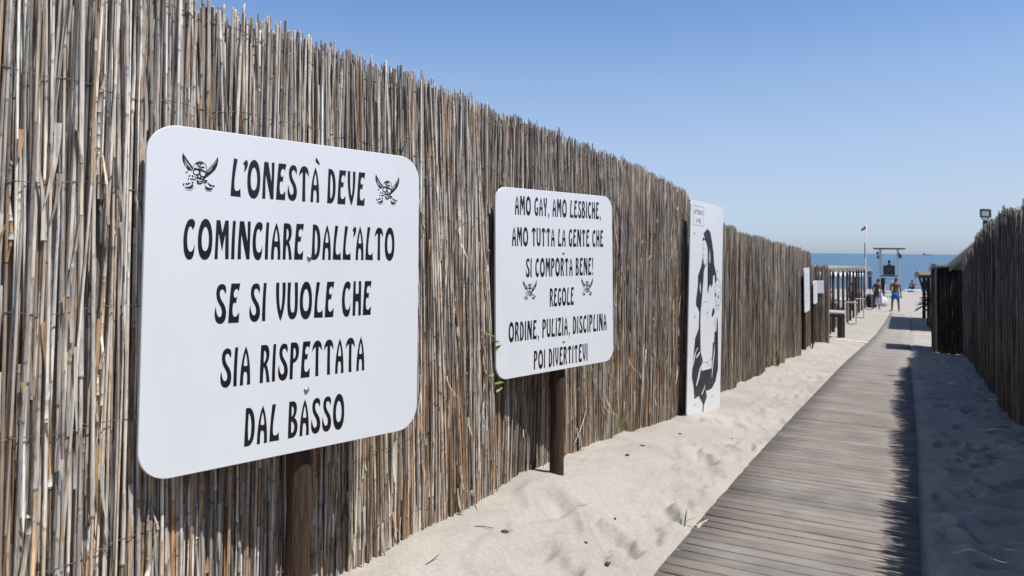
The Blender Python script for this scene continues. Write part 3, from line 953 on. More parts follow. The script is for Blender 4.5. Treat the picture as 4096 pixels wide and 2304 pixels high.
# tall poster panel
S3 = (-1.743, 7.271, .919)
s3, M3 = sign_root('poster_panel', 'tall white poster panel with black hooded figure standing in the sand by fence', S3, .183, .005, -.051)
slab(.753, 2.0, .05, .012).build('panel', white_m, s3)
ink_m = mat('poster_ink', (.018, .019, .022), (.05, .052, .058), scale=5, rough=.45, stretch=(6, 1, 1))
grey_m = mat('poster_grey', (.16, .165, .18), (.28, .285, .3), scale=30, rough=.5)
INK = [
    [[(-.091, .701), (-.005, .757), (.069, .731), (.111, .642), (.154, .53), (.173, .417), (.229, .326), (.244, .27), (.206, .229), (.188, .318), (.152, .303), (.147, .224), (.114, .188), (.092, .223), (.063, .195), (.049, .138), (.028, .145), (.021, .383), (.024, .488), (.008, .579), (-.033, .632), (-.067, .649), (-.051, .659)],
     [(.055, .57), (.075, .52), (.082, .42), (.06, .44)]],
    [[(-.092, .482), (-.072, .414), (-.038, .391), (-.061, .345), (-.073, .24), (-.097, .068), (-.104, .0), (-.11, .034), (-.121, -.129), (-.102, -.414), (-.051, -.505), (-.09, -.576), (-.07, -.601),
      (.157, -.592), (.159, -.501), (.17, -.426), (.176, -.343), (.207, -.344), (.209, -.244), (.254, -.236), (.268, -.076), (.292, -.161), (.312, -.602), (.255, -.724), (.176, -.784), (.057, -.802), (.026, -.771), (.059, -.856), (-.006, -.93), (-.013, -.99), (-.036, -.988), (-.032, -.912), (-.126, -.83), (-.219, -.853), (-.244, -.732), (-.284, -.65), (-.265, -.485), (-.228, -.288), (-.156, -.201), (-.15, -.048), (-.184, -.007), (-.223, .017), (-.226, .067), (-.192, .203), (-.192, .299), (-.159, .341), (-.128, .384)],
     [(-.157, -.38), (-.176, -.378), (-.239, -.439), (-.272, -.525), (-.279, -.58), (-.236, -.495), (-.203, -.417)],
     [(-.117, -.413), (-.191, -.457), (-.2, -.481), (-.113, -.435)],
     [(-.073, -.537), (-.116, -.655), (-.169, -.735), (-.188, -.729), (-.119, -.582)],
     [(.227, -.337), (.219, -.47), (.196, -.553), (.172, -.684), (.162, -.674), (.175, -.551), (.196, -.469)],
     [(.03, -.731), (.006, -.769), (-.05, -.829), (-.064, -.82), (-.014, -.768)],
     [(-.14, .25), (-.125, .2), (-.12, .12), (-.15, .18)]],
    [[(-.089, .67), (-.051, .655), (-.107, .627), (-.105, .655)]],
    [[(.157, -.016), (.192, -.006), (.208, -.05), (.155, -.1), (.134, -.083)]],
    [[(.206, .137), (.232, .141), (.239, .105), (.215, .098)]], [[(.274, .116), (.3, .12), (.3, .084), (.279, .08)]],
    [[(.245, .062), (.262, .066), (.258, .04), (.247, .042)]],
]
mb = MB()
for sh in INK: fill(mb, sh, .0007)
mb.build('hooded_figure', ink_m, s3)


def stroke(mb, pts, wd, z):
    for (a, b), (c, d) in zip(pts[:-1], pts[1:]):
        L = math.hypot(c - a, d - b) or 1
        px, py = -(d - b) / L * wd / 2, (c - a) / L * wd / 2
        mb.add([(a + px, b + py, z), (a - px, b - py, z), (c - px, d - py, z), (c + px, d + py, z)], [(0, 1, 2, 3)])


mb = MB()
for pts, wd in (([(-.1, .62), (-.098, .5), (-.06, .41), (-.03, .40), (.0, .44), (.012, .52)], .006), ([(-.038, .39), (.02, .425)], .01),
                ([(-.09, .57), (-.07, .555), (-.055, .565)], .005), ([(-.085, .5), (-.06, .495)], .008), ([(.031, -.02), (.041, -.119)], .006), ([(.012, -.057), (.062, -.053)], .006),
                ([(-.05, -.526), (.05, -.53), (.163, -.495)], .006), ([(.026, -.575), (.06, -.53), (.124, -.575)], .005),
                ([(-.06, .045), (-.02, .06), (.02, .045)], .005),
                ([(.224, .248), (.262, .285), (.305, .257), (.345, .207), (.352, .12), (.34, .06), (.31, .0), (.28, -.03), (.24, -.01), (.215, .06), (.195, .13), (.2, .2), (.224, .248)], .007),
                ([(.225, .02), (.25, .012), (.285, .02), (.305, .03)], .012), ([(.24, .2), (.27, .22), (.31, .19)], .006), ([(.21, .16), (.24, .165)], .007), ([(.27, .14), (.31, .14)], .007),
                ([(.22, -.1), (.235, -.2), (.225, -.3)], .006), ([(.2, -.2), (.215, -.13), (.25, -.12)], .005)):
    stroke(mb, pts, wd, .0007)
mb.build('fine_line_drawing', grey_m, s3)
mb = MB()
stroke(mb, [(-.316, .955), (-.09, .955), (-.09, .773), (-.316, .773), (-.316, .955)], .004, .0007)
mb.build('caption_frame', grey_m, s3)
inkgrey_m = mat('caption_ink', (.16, .165, .18), (.2, .205, .22), scale=5, rough=.5)
text_line(s3, 'AFFIDATI', -.3, -.106, .876, .046, .0007, inkgrey_m)
text_line(s3, 'A ME', -.252, -.15, .796, .044, .0007, inkgrey_m)
for u, v in ((-.295, .693), (.249, .357), (-.25, -.085), (.18, -.863), (-.211, -.902)):
    bolt(s3, u, v)

# two small signs and a notice on the far end of the fence
smudge_m = mat('faded_print', (.5, .55, .62), (.66, .69, .74), scale=14, rough=.5)
for pos, ya, wd, hh, nm, lab in (((-1.85, 16.2, .71), .0, .86, .88, 'sign_board', 'white rounded sign on post far along the fence seen edge-on, larger of the far pair'),
                                 ((-1.865, 17.83, .585), .02, .6, .5, 'sign_board', 'narrow white sign just before the square notice at the far fence end')):
    o, M = sign_root(nm, lab, pos, ya, .01, 0)
    slab(wd, hh, .06, .012).build('panel', white_m, o)
    log_post(o, M, pos, 0, hh * .3, gz(pos[0], pos[1]), .04, .056)
    for k in range(5):
        mb = MB()
        hw = wd * (.36, .30, .38, .26, .33)[k]
        y0 = hh * (.3 - .15 * k)
        for a in np.arange(-hw, hw, .045):
            mb.add([(a, y0, .0008), (a + .026, y0, .0008), (a + .03, y0 + .055, .0008), (a + .004, y0 + .055, .0008)], [(0, 1, 2, 3)])
        mb.build('faded_lettering', smudge_m, o)
o, M = sign_root('notice_board', 'small plain white square notice fixed to the low end of the reed fence', (-1.875, 18.60, .673), .98, .01, 0)
slab(.25, .29, .012, .008).build('panel', white_m, o)
MB().box((0, 0, -.03), (.05, .2, .04)).build('backing_block', timber_m, o)

# ------------------------------------------------------------------ small plants and litter
leaf_m = mat('green_leaf', (.05, .13, .02), (.13, .24, .05), scale=30, rough=.5)
grass_m = mat('grass_blade', (.055, .11, .022), (.15, .19, .06), scale=20, rough=.6)
vine_m = mat('vine_stem', (.12, .12, .05), (.2, .18, .09), scale=20, rough=.7)
pr = random.Random(3)
for (x, y_, z), k, lab in (((-1.885, 3.26, 1.04), 8, 'upper green leafy sprig poking through the reeds left of the middle sign'),
                           ((-1.885, 3.275, .83), 6, 'lower green leafy sprig poking through the reeds left of the middle sign')):
    t = thing('vine_sprig', lab, 'plant', (x, y_, z), 0, 'vine sprigs in the reed fence')
    st = [(-.05, 0, .02), (-.01, .0, .0), (.03, .005, -.015), (.05, .012, -.05), (.055, .02, -.09)]
    MB().tube(st, [.003, .003, .0025, .002, .001], 6).build('stem', vine_m, t)
    mb = MB()
    for i in range(k):
        p = st[1 + i % 4]
        mb.leaf(p, (pr.uniform(.1, .9), pr.uniform(-1, 1), pr.uniform(-.7, .6)), pr.uniform(.03, .055), pr.uniform(.010, .018), .25, (.6, .2, .8))
    mb.build('foliage', leaf_m, t)


def tuft(loc, n, h, spread, lab, m=grass_m, grp=None, wd=.006):
    t = thing('grass_tuft', lab, 'grass tuft', loc, 0, grp)
    mb = MB()
    for i in range(n):
        a = pr.uniform(0, 6.28)
        sp = pr.uniform(.1, 1) * spread
        mb.leaf((pr.uniform(-.02, .02), pr.uniform(-.03, .03), -.01), (math.cos(a) * sp, math.sin(a) * sp, 1), h * pr.uniform(.5, 1.1), wd * pr.uniform(.7, 1.3), pr.uniform(.1, .5), (math.cos(a), math.sin(a), .3), 5)
    mb.build('blades', m, t)
    return t


tuft((-1.075, 3.97, gz(-1.075, 3.97)), 7, .13, 1.0, 'green grass shoot at the sunlit edge of the boardwalk', wd=.008)
tuft((-.955, 4.82, float(prof(4.82)) - .002), 9, .035, 1.3, 'tiny weed growing between the boardwalk planks')
tuft((-1.86, 5.22, gz(-1.86, 5.22) + .1), 9, .13, .5, 'thin green grass at the fence foot between middle sign and poster')
tuft((-1.84, 12.35, gz(-1.84, 12.35)), 22, .4, .25, 'taller green grass at the fence foot beyond the poster', wd=.012)
tuft((-1.82, 16.7, gz(-1.82, 16.7)), 18, .32, .25, 'green grass at the foot of the far edge-on white sign', wd=.012)
straw_m = mat('dry_straw', (.30, .25, .17), (.42, .36, .26), scale=20, rough=.7)
t = thing('dry_leaf', 'pale dry reed leaf lying on the boardwalk edge', 'dry leaf', (-1.0, 4.06, float(prof(4.06)) + .006))
mb = MB()
mb.leaf((0, -.06, 0), (.1, 1, .08), .17, .013, .1, (.3, 0, 1), 7)
mb.leaf((-.01, -.05, .004), (.3, 1, .12), .12, .009, .1, (.4, 0, 1), 6)
mb.build('blade', straw_m, t)
for (x, y_), L, an, lab in (((-1.72, 2.98), .11, .3, 'thin dry twig lying on the sand below the big sign'), ((-1.7, 2.55), .07, 1.3, 'short dry stalk sticking out of the sand near the big sign'),
                            ((-1.78, 4.35), .13, 1.2, 'broken reed piece leaning at the fence foot past the middle sign')):
    t = MB().tube([(-L / 2, 0, .004), (0, .006, .007), (L / 2, 0, .004 + .3 * L * (an > 1))], [.0016, .002, .0013], 6).build('twig', log_m if L < .12 else straw_m)
    t.location = (x, y_, gz(x, y_)); t.rotation_euler = (0, 0, an)
    tag(t, lab, 'twig')
bark_m = mat('bark_crumb', (.03, .024, .02), (.08, .06, .045), scale=40, rough=.9)
bk = None
for i, (x, y_) in enumerate(((-1.663, 5.1), (-1.641, 4.73), (-1.344, 3.29), (-1.617, 5.9), (-1.368, 3.75), (-1.641, 3.05), (-1.2, 3.2), (-1.3, 6.3))):
    if bk is None:
        bm = bmesh.new()
        bmesh.ops.create_icosphere(bm, subdivisions=2, radius=1)
        for v in bm.verts:
            f = 1 + .35 * math.sin(v.co.x * 5 + 1) * math.cos(v.co.y * 4)
            v.co = Vector((v.co.x * .016, v.co.y * .011, v.co.z * .007)) * f
        me = bpy.data.meshes.new('bark_crumb'); bm.to_mesh(me); bm.free()
        bk = o = link('bark_crumb', me, bark_m)
    else:
        o = bk.copy(); C.objects.link(o)
    tag(o, 'tiny dark bark crumb lying on the pale sand beside the boardwalk', 'bark crumb', 'bark crumbs on the sand')
    k = (1.3, 1.0, .7, .8, .6)[i % 5]
    o.scale = (k, k, k)
    o.location = (x, y_, gz(x, y_) + .004); o.rotation_euler = (0, 0, i * 1.3)

# ------------------------------------------------------------------ floodlight
housing_m = mat('black_metal', (.012, .013, .016), (.025, .026, .03), scale=20, rough=.45, spec=.5)
glass_m = mat('lamp_glass', (.22, .23, .21), (.32, .33, .31), scale=6, rough=.25, spec=.5)
fl = thing('floodlight', 'square black floodlight on a stub post above the shaded reed fence', 'floodlight', (.97, 13.0, 1.60))
fl.scale = (.82, .82, .82)
MB().beam((0, 0, -2.0), (0, 0, .44), .07, .07, .005).build('post', dark_m, fl)
MB().beam((-.05, -.03, .46), (.05, -.03, .46), .02).beam((-.05, -.03, .46), (-.05, -.05, .56), .014).beam((.05, -.03, .46), (.05, -.05, .56), .014).build('bracket', housing_m, fl)
tilt = Matrix.Rotation(R(-12), 4, 'X') @ Matrix.Rotation(R(14), 4, 'Z')
hb = MB()
for dx, dz, sx, sz in ((-.073, 0, .024, .145), (.073, 0, .024, .145), (0, .066, .122, .022), (0, -.066, .122, .022)):
    hb.box(Vector((0, -.075, .56)) + tilt @ Vector((dx, 0, dz)), (sx, .05, sz), tilt, .003)
hb.box(Vector((0, -.045, .56)) + tilt @ Vector((0, 0, 0)), (.118, .03, .108), tilt)
for k in range(5): hb.box(Vector((0, -.02, .56)) + tilt @ Vector((-.04 + .02 * k, .005, 0)), (.004, .03, .1), tilt)
hb.build('housing', housing_m, fl)
MB().box(Vector((0, -.075, .56)) + tilt @ Vector((0, -.012, 0)), (.122, .006, .11), tilt).build('glass', glass_m, fl)

# ------------------------------------------------------------------ thatch helper
thatch_m = mat('thatch', (.07, .06, .05), (.22, .19, .155), scale=50, rough=.85, bump=.3, stretch=(1, 1, .3), attr=False)


def thatch(corners, n, L, seed, thick=.06, droop=.1, fringe=.25):
    """straw over a quad: corners a,b (eave) and d,c (ridge)"""
    rg = random.Random(seed)
    a, b, c, d = (Vector(p) for p in corners)
    nr = (b - a).cross(d - a).normalized()
    if nr.z < 0: nr = -nr
    mb = MB()
    mb.add([a - nr * .01, b - nr * .01, c - nr * .01, d - nr * .01, a - nr * thick, b - nr * thick, c - nr * thick, d - nr * thick],
           [(0, 1, 2, 3), (7, 6, 5, 4), (0, 4, 5, 1), (1, 5, 6, 2), (2, 6, 7, 3), (3, 7, 4, 0)])
    down = ((a + b) / 2 - (c + d) / 2).normalized()
    for i in range(n):
        u, v = rg.random(), rg.random() ** .8
        p = a.lerp(b, u).lerp(d.lerp(c, u), v) + nr * rg.uniform(0, .03)
        dr = (down + (b - a).normalized() * rg.uniform(-.25, .25) + nr * rg.uniform(-.05, .15)).normalized()
        mb.leaf(p, dr, L * rg.uniform(.6, 1.2), .014, droop * rg.random(), nr, 3)
    for i in range(int(n * fringe)):
        p = a.lerp(b, rg.random()) - nr * rg.uniform(0, thick)
        dr = (down + (b - a).normalized() * rg.uniform(-.3, .3) + Vector((0, 0, -.5))).normalized()
        mb.leaf(p, dr, L * rg.uniform(.3, .8), .012, .4, nr, 3)
    return mb


# ------------------------------------------------------------------ reed hut at the end of the shaded fence
HZ = gz(.6, 20.2)
hut = thing('reed_hut', 'dark reed clad hut with thatched roof at the end of the shaded fence', 'hut', (0, 0, 0))
clad(hut, (.50, 20.2), (1.10, 20.2), HZ, 1.16, 62, dark=.15, dens=110)
clad(hut, (.50, 20.2), (.50, 22.6), HZ, 1.16, 63, dark=.25)
MB().box((.515, 20.175, (HZ - .2 + 1.17) / 2), (.045, .045, 1.37 - HZ), None, .004).build('corner_post', timber_m, hut)
for zz in (HZ + .55, HZ + 1.2): MB().box((.8, 20.185, zz), (.56, .022, .04), None, .003).build('cross_batten', dark_m, hut)
MB().box((1.8, 20.26, (HZ + 1.1) / 2), (2.5, .03, 1.1 - HZ)).box((.56, 21.4, (HZ + 1.1) / 2), (.03, 2.2, 1.1 - HZ)).box((3.0, 21.4, (HZ + 1.1) / 2), (.03, 2.2, 1.1 - HZ)).box((1.8, 22.6, (HZ + 1.1) / 2), (2.5, .03, 1.1 - HZ)).build('inner_wall', dark_m, hut)
rfz = thatch(((.76, 20.1, 1.10), (.76, 22.8, 1.10), (1.7, 22.3, 2.05), (1.7, 20.2, 2.05)), 900, .3, 5)
m2 = thatch(((3.1, 20.1, 1.02), (3.1, 22.8, 1.02), (1.75, 22.3, 2.05), (1.75, 20.2, 2.05)), 500, .34, 7)
rfz.add(m2.v, m2.f, False)
rfz.add([(.76, 20.16, 1.10), (3.1, 20.16, 1.02), (1.73, 20.2, 2.03), (.76, 22.7, 1.10), (3.1, 22.7, 1.02), (1.73, 22.3, 2.03)], [(0, 1, 2), (5, 4, 3)])
m2 = thatch(((.47, 20.12, 1.15), (.47, 22.7, 1.15), (.80, 22.7, 1.19), (.80, 20.12, 1.19)), 260, .18, 8, .03, .1, .3)
rfz.add(m2.v, m2.f, False)
rfz.build('roof', thatch_m, hut)

# ------------------------------------------------------------------ pergola on the far right
pg = thing('pergola', 'dark post pergola with flat reed roof behind the hut', 'pergola', (0, 0, 0))
for x, y_ in ((.52, 39.2), (.62, 34.4), (3.2, 39.2), (3.2, 34.4)):
    z = gz(x, y_)
    MB().tube([(x, y_, z - .3), (x + .01, y_, z + 1), (x, y_, .62)], [.075, .07, .062], 10, jit=.04).build('post', dark_m, pg)
MB().tube([(.30, 39.2, .56), (.52, 39.2, -.28)], .045, 8).build('brace', dark_m, pg)
MB().tube([(.45, 34.4, .66), (.62, 34.4, -.2)], .045, 8).build('brace', dark_m, pg)
for y_ in (31.2, 34.4, 39.2): MB().beam((.25, y_, .63), (3.4, y_, .63), .09, .09, .01).build('roof_beam', dark_m, pg)
mb = thatch(((.28, 30.8, .72), (.28, 39.6, .70), (3.4, 39.6, .82), (3.4, 30.8, .84)), 900, .3, 9, .05, .1, .5)
mb.build('reed_roof', thatch_m, pg)

# potted palm
terra_m = mat('terracotta', (.16, .065, .035), (.28, .12, .07), scale=10, rough=.85)
palm_m = mat('palm_leaf', (.018, .045, .014), (.06, .11, .035), scale=16, rough=.5)
px_, py_ = .74, 33.0
pt = thing('potted_palm', 'potted palm with dark fronds beside the hut', 'potted plant', (px_, py_, gz(px_, py_)))
MB().lathe([(.14, 0), (.19, .4), (.21, .42), (.21, .5), (.185, .5), (.18, .44)], 20).build('pot', terra_m, pt)
MB().tube([(0, 0, .4), (.01, .02, .8), (-.02, 0, 1.15)], [.05, .04, .03], 8).build('trunk', timber_m, pt)
mb = MB()
for i in range(60):
    a = pr.uniform(0, 6.28)
    e = pr.uniform(-.3, 1.2)
    d = Vector((math.cos(a) * math.cos(e), math.sin(a) * math.cos(e), math.sin(e)))
    o_ = Vector((-.02, 0, 1.15 - pr.random() * .35))
    L = pr.uniform(.35, .62)
    for j in range(9):
        q = o_ + d * L * (.25 + j / 11) + Vector((0, 0, -.35)) * (j / 9) ** 2 * L
        sd_ = d.cross(Vector((0, 0, 1))).normalized()
        for s_ in (-1, 1):
            mb.leaf(q, d * .7 + sd_ * s_ * .8 + Vector((0, 0, -.2)), .17, .028, .3, (0, 0, 1), 3)
mb.build('fronds', palm_m, pt)

# ------------------------------------------------------------------ pergola of the beach bar on the far left
bar = thing('pergola', 'long pergola of dark posts with pale reed roof left of the lifeguard', 'pergola', (0, 0, 0))
PP = [(-2.3, y_) for y_ in (26.0, 27.3, 29.3, 31.5, 33.6, 35.2, 37.3, 39.6, 41.4, 43.7, 46.3)]
for x, y_ in PP:
    z = gz(x, y_)
    MB().tube([(x, y_, z - .3), (x, y_, .95 - (y_ - 27) * .0145)], .048, 10, jit=.05).build('post', dark_m, bar)
for x, y_ in ((-5.2, 28), (-5.2, 34), (-5.2, 40), (-5.2, 46)):
    MB().tube([(x, y_, gz(x, y_) - .3), (x, y_, 1.0 - (y_ - 27) * .0145)], .065, 10, jit=.05).build('post', dark_m, bar)
for x in (-2.29, -5.2): MB().beam((x, 23.6, .98), (x, 46.4, .68), .09, .1, .01).build('roof_beam', dark_m, bar)
pale_m = mat('pale_reed_mat', (.15, .13, .105), (.36, .33, .28), scale=30, rough=.85, stretch=(1, 1, 1))
thatch(((-2.1, 23.4, 1.04), (-2.1, 46.6, .735), (-5.5, 46.6, .80), (-5.5, 23.4, 1.11)), 2400, .3, 12, .05, .12, .5).build('reed_roof', pale_m, bar)
MB().box((-2.45, 28.6, gz(-2.4, 28.6) + .5), (.1, 2.4, 1.0), None, .01).build('bar_front', dark_m, bar)
MB().beam((-2.36, 27.5, -.22), (-2.36, 36, -.60), .07, .05, .006).build('hand_rail', timber_m, bar)

# timber table in front of it
bz = gz(-1.8, 23.5)
tb = thing('timber_table', 'heavy dark timber table at the end of the reed fence', 'table', (-1.98, 24.0, bz))
MB().box((0, 0, .70), (.54, 1.0, .05), None, .008).build('table_top', mat('grey_plank', (.22, .20, .19), (.40, .38, .37), scale=10, rough=.7, stretch=(6, .6, 1)), tb)
for lx, ly, lw in ((.17, -.38, .14), (.19, .40, .10), (-.22, .42, .07)):
    MB().box((lx, ly, .24), (lw, lw, .87), None, .01).build('leg', dark_m, tb)
MB().beam((-.24, -.4, .62), (.2, -.4, .62), .05, .07).build('apron', dark_m, tb)

# white C-frame bar tables
wm = mat('white_painted_metal', (.48, .48, .455), (.56, .56, .535), scale=6, rough=.45)
dull_m = mat('greyed_table_metal', (.30, .30, .28), (.40, .40, .375), scale=6, rough=.5)
b0 = thing('bar_table', 'nearest white open-framed bar table beside the pergola posts', 'table', (-2.06, 32.5, gz(-2.06, 32.5)), 0, 'white bar tables along the pergola')
MB().box((0, 0, .86), (.40, .36, .04), None, .006).build('table_top', dull_m, b0)
for s_ in (-1, 1):
    MB().beam((.15 * s_, 0, .02), (.15 * s_, 0, .84), .035, .06, .004).build('leg', dull_m, b0)
MB().beam((-.13, 0, .02), (.13, 0, .02), .04, .03).build('foot_rail', dull_m, b0)
for (x, y_), lab in zip(((-2.04, 37.5), (-2.0, 44.5)),
                        ('middle white bar table between two others along the pergola posts', 'farthest white bar table, next to the person with the towel')):
    o = b0.copy(); C.objects.link(o); o.location = (x, y_, gz(x, y_)); o['label'] = lab
    for ch in list(b0.children):
        c2 = ch.copy(); C.objects.link(c2); c2.parent = o

# pale pink cords over the sand
pink_m = mat('pink_strip', (.62, .40, .36), (.72, .50, .45), scale=8, rough=.8)
for x0, x1, y_, lab in ((-1.85, -1.02, 22.4, 'faint pink strip crossing the sand left of the boardwalk'), (.02, .85, 28.8, 'faint pink strip crossing the sand beside the hut')):
    mb = MB()
    for k in range(13):
        x = x0 + (x1 - x0) * k / 12
        z = max(gz(x, y_), gz(x, y_ + .1), float(ground_z(x, y_)) - .01) + .012
        mb.v += [(x, y_, z - .02), (x, y_, z), (x, y_ + .16, z), (x, y_ + .16, z - .02)]
    for k in range(12):
        for j in range(3):
            a = k * 4 + j
            mb.f.append((a, a + 4, a + 5, a + 1)); mb.sm.append(False)
    tag(mb.build('pink_strip', pink_m), lab, 'ground strip')

# ------------------------------------------------------------------ lifeguard tower
TX, TYY = -1.39, 61.0
tz = gz(TX, TYY)
tw = thing('lifeguard_tower', 'tall lifeguard tower with flat roof and ladder by the sea', 'lifeguard tower', (TX, TYY, tz))
tpost_m = mat('weathered_white_wood', (.38, .36, .35), (.55, .53, .52), scale=14, rough=.7, stretch=(3, 3, .4))
H = 1.80 - tz
for sx in (-1, 1):
    MB().beam((.60 * sx, -.55, -.2), (.57 * sx, -.5, H), .13, .13, .01).build('post', tpost_m, tw)
    MB().beam((.60 * sx, .65, -.2), (.57 * sx, .55, H), .13, .13, .01).build('post', tpost_m, tw)
MB().box((0, 0, H + .03), (2.0, 1.6, .11), None, .02).box((.92, 0, H + .06), (.36, 1.5, .05), None, .01).build('roof', mat('roof_boards', (.06, .06, .05), (.13, .125, .11), scale=10, rough=.7), tw)
MB().box((0, .1, 1.62), (1.15, 1.1, .07), None, .01).build('platform', dark_m, tw)
lg = MB()
for sx in (-1, 1): lg.beam((.27 * sx, -1.15, -.1), (.22 * sx, -.45, 1.62), .05, .08, .004)
lg.build('ladder_rail', tpost_m, tw)
for k in range(6):
    z = .2 + k * .24
    MB().beam((-.24, -1.03 + .41 * (z / 1.62) * 1.5, z), (.24, -1.03 + .41 * (z / 1.62) * 1.5, z), .05, .07, .004).build('rung', tpost_m, tw)
MB().box((-.42, -.2, .72), (.36, .1, 1.5), None, .01).build('side_board', dark_m, tw)
for sx in (-1, 1):
    MB().box((.205 * sx, -.32, 2.06), (.36, .06, .66), None, .02).build('chair_back', housing_m, tw)
MB().box((0, .0, 1.74), (.78, .6, .08), None, .02).build('chair_seat', housing_m, tw)
blue_m = mat('dark_blue_cloth', (.02, .035, .08), (.05, .07, .13), scale=10, rough=.8)
for x, z, r_, lab in ((-.74, H - .30, .09, ''), (-.68, H - .58, .1, ''), (.72, H - .52, .12, ''), (.62, H - .36, .1, '')):
    MB().lathe([(.02, -r_ * 1.3), (r_, -r_ * .5), (r_ * .8, r_ * .5), (.015, r_ * 1.4)], 10, (x, -.5, z)).build('hanging_float', blue_m, tw)

# flag pole
fp = thing('flag_pole', 'thin white flag pole with small red flag near the lifeguard tower', 'flag pole', (-2.8, 56.6, gz(-2.8, 56.6)))
Hf = 3.55 - gz(-2.8, 56.6)
MB().tube([(0, 0, -.2), (.05, 0, 1.6), (.07, 0, 3.3), (.13, 0, Hf)], [.075, .07, .04, .025], 10).build('pole', wm, fp)
MB().tube([(.04, -.05, 2.9), (.04, -.05, 3.9)], [.03, .03], 8).build('furled_halyard', blue_m, fp)
mb = MB()
for i in range(7):
    t = i / 6
    for j in range(4):
        s_ = j / 3
        mb.v.append((.115 - .30 * t, .05 * math.sin(t * 6 + s_), Hf - .16 - .25 * s_ * (1 - .35 * t) - .26 * t))
for i in range(6):
    for j in range(3):
        a = i * 4 + j
        mb.f.append((a, a + 1, a + 5, a + 4)); mb.sm.append(True)
mb.build('flag', mat('red_flag', (.35, .02, .02), (.5, .04, .035), scale=6, rough=.7), fp)

# closed parasol
cp = thing('closed_parasol', 'closed dark blue parasol between pergola and lifeguard tower', 'parasol', (-2.52, 58, gz(-2.5, 58)))
MB().tube([(0, 0, -.2), (0, 0, 2.05)], .025, 8).build('pole', wm, cp)
MB().lathe([(.06, .72), (.13, .85), (.12, 1.4), (.16, 1.75), (.15, 1.9), (.03, 2.02)], 12).build('canopy', blue_m, cp)

# white awning of the bathing huts
aw = thing('awning', 'long low white awning stretched behind the dark pergola posts', 'awning', (0, 52.5, 0))
wc = mat('white_canvas', (.72, .72, .70), (.80, .80, .79), scale=3, rough=.8)
mb = MB()
for i in range(25):
    x = -8.3 + 5.75 * i / 24
    sag = .05 * abs(math.sin(i * .78))
    mb.v += [(x, -.9, .02 - sag), (x, -.9, .15 - sag * .5), (x, .1, .26 - sag), (x, 1.0, .15)]
for i in range(24):
    for j in range(3):
        a = i * 4 + j
        mb.f.append((a, a + 4, a + 5, a + 1)); mb.sm.append(True)
mb.build('canopy', wc, aw)
MB().beam((-2.55, -.9, .16), (-1.85, -.9, .13), .03).beam((-2.55, -.9, .06), (-1.85, -.9, .06), .03).build('guy_rope', wm, aw)
for x in (-8.2, -6.3, -4.4, -2.6):
    MB().tube([(x, -.88, gz(x, 51.6) - .2), (x, -.88, .05)], .03, 8).build('post', wm, aw)

# sun loungers under the pergola view
towel_m = mat('lilac_towel', (.55, .52, .68), (.72, .70, .78), scale=6, rough=.9)
l0 = thing('sun_lounger', 'white sun lounger with lilac towel seen between the nearest pergola posts', 'sun lounger', (-4.3, 46.5, gz(-4.3, 46.5)), .3, 'sun loungers behind the pergola')
MB().box((0, .1, .36), (.62, 1.4, .06), None, .01).beam((0, -.6, .36), (0, -1.05, .78), .62, .05, .01, up=(1, 0, 0)).build('frame', wm, l0)
for sx in (-1, 1):
    for sy in (-.5, .7): MB().beam((.26 * sx, sy, -.05), (.26 * sx, sy, .34), .04).build('leg', wm, l0)
MB().box((0, .1, .40), (.5, 1.2, .02), None, .005).beam((0, -.56, .42), (0, -1.0, .82), .5, .02, .005, up=(1, 0, 0)).build('towel', towel_m, l0)
for (x, y_), lab in (((-3.5, 48.5), 'white sun lounger with lilac towel behind the middle pergola posts'), ((-5.4, 52.5), 'white sun lounger with lilac towel farthest under the awning')):
    o = l0.copy(); C.objects.link(o); o.location = (x, y_, gz(x, y_)); o['label'] = lab; o.rotation_euler = (0, 0, x * .2)
    for ch in list(l0.children):
        c2 = ch.copy(); C.objects.link(c2); c2.parent = o

# ------------------------------------------------------------------ people
skin_m = mat('backlit_tanned_skin', (.105, .046, .028), (.15, .07, .043), scale=8, rough=.55)  # skin tone lowered so the colour carries the backlit darkness
hair_m = mat('dark_hair', (.012, .009, .007), (.03, .022, .018), scale=40, rough=.6)


def skin_mesh(name, chains, m, parent, sub=1):
    """one continuous body: chains of (point, (rx, ry)); a chain may start from an earlier point by key"""
    V, E, Rr, key = [], [], [], {}
    for ch in chains:
        prev = None
        for p in ch:
            if isinstance(p, str):
                prev = key[p]
                continue
            if len(p) == 3: key[p[2]] = len(V)
            V.append(p[0]); r = p[1]
            Rr.append(r if isinstance(r, tuple) else (r, r))
            if prev is not None: E.append((prev, len(V) - 1))
            prev = len(V) - 1
    me = bpy.data.meshes.new(name)
    me.from_pydata(V, E, [])
    o = link(name, me, m, parent)
    md = o.modifiers.new('skin', 'SKIN')
    md.use_smooth_shade = True
    for i, d in enumerate(me.skin_vertices[0].data):
        d.radius = Rr[i]
        d.use_root = (i == 0)
    s_ = o.modifiers.new('sub', 'SUBSURF')
    s_.levels = s_.render_levels = sub
    return o


def hand(chains, wkey, wrist, d, side, out):
    """palm, four fingers and a thumb"""
    w_, d, out = Vector(wrist), Vector(d).normalized(), Vector(out).normalized()
    acr = d.cross(out).normalized()
    palm = w_ + d * .055
    kn = w_ + d * .095
    k = wkey + 'p'
    chains.append([wkey, (tuple(palm), (.03, .02), k), (tuple(kn), (.034, .017), k + 'k')])
    for i, (a, L) in enumerate(((-.028, .068), (-.009, .078), (.01, .073), (.028, .056))):
        b = kn + acr * a
        chains.append([k + 'k', (tuple(b + d * .03), .0095), (tuple(b + d * (.03 + L * .5) + out * .008), .0085), (tuple(b + d * (.025 + L) + out * .022), .007)])
    chains.append([k, (tuple(palm - acr * .035 + d * .015 + out * .01), .011), (tuple(palm - acr * .048 + d * .05 + out * .02), .009)])


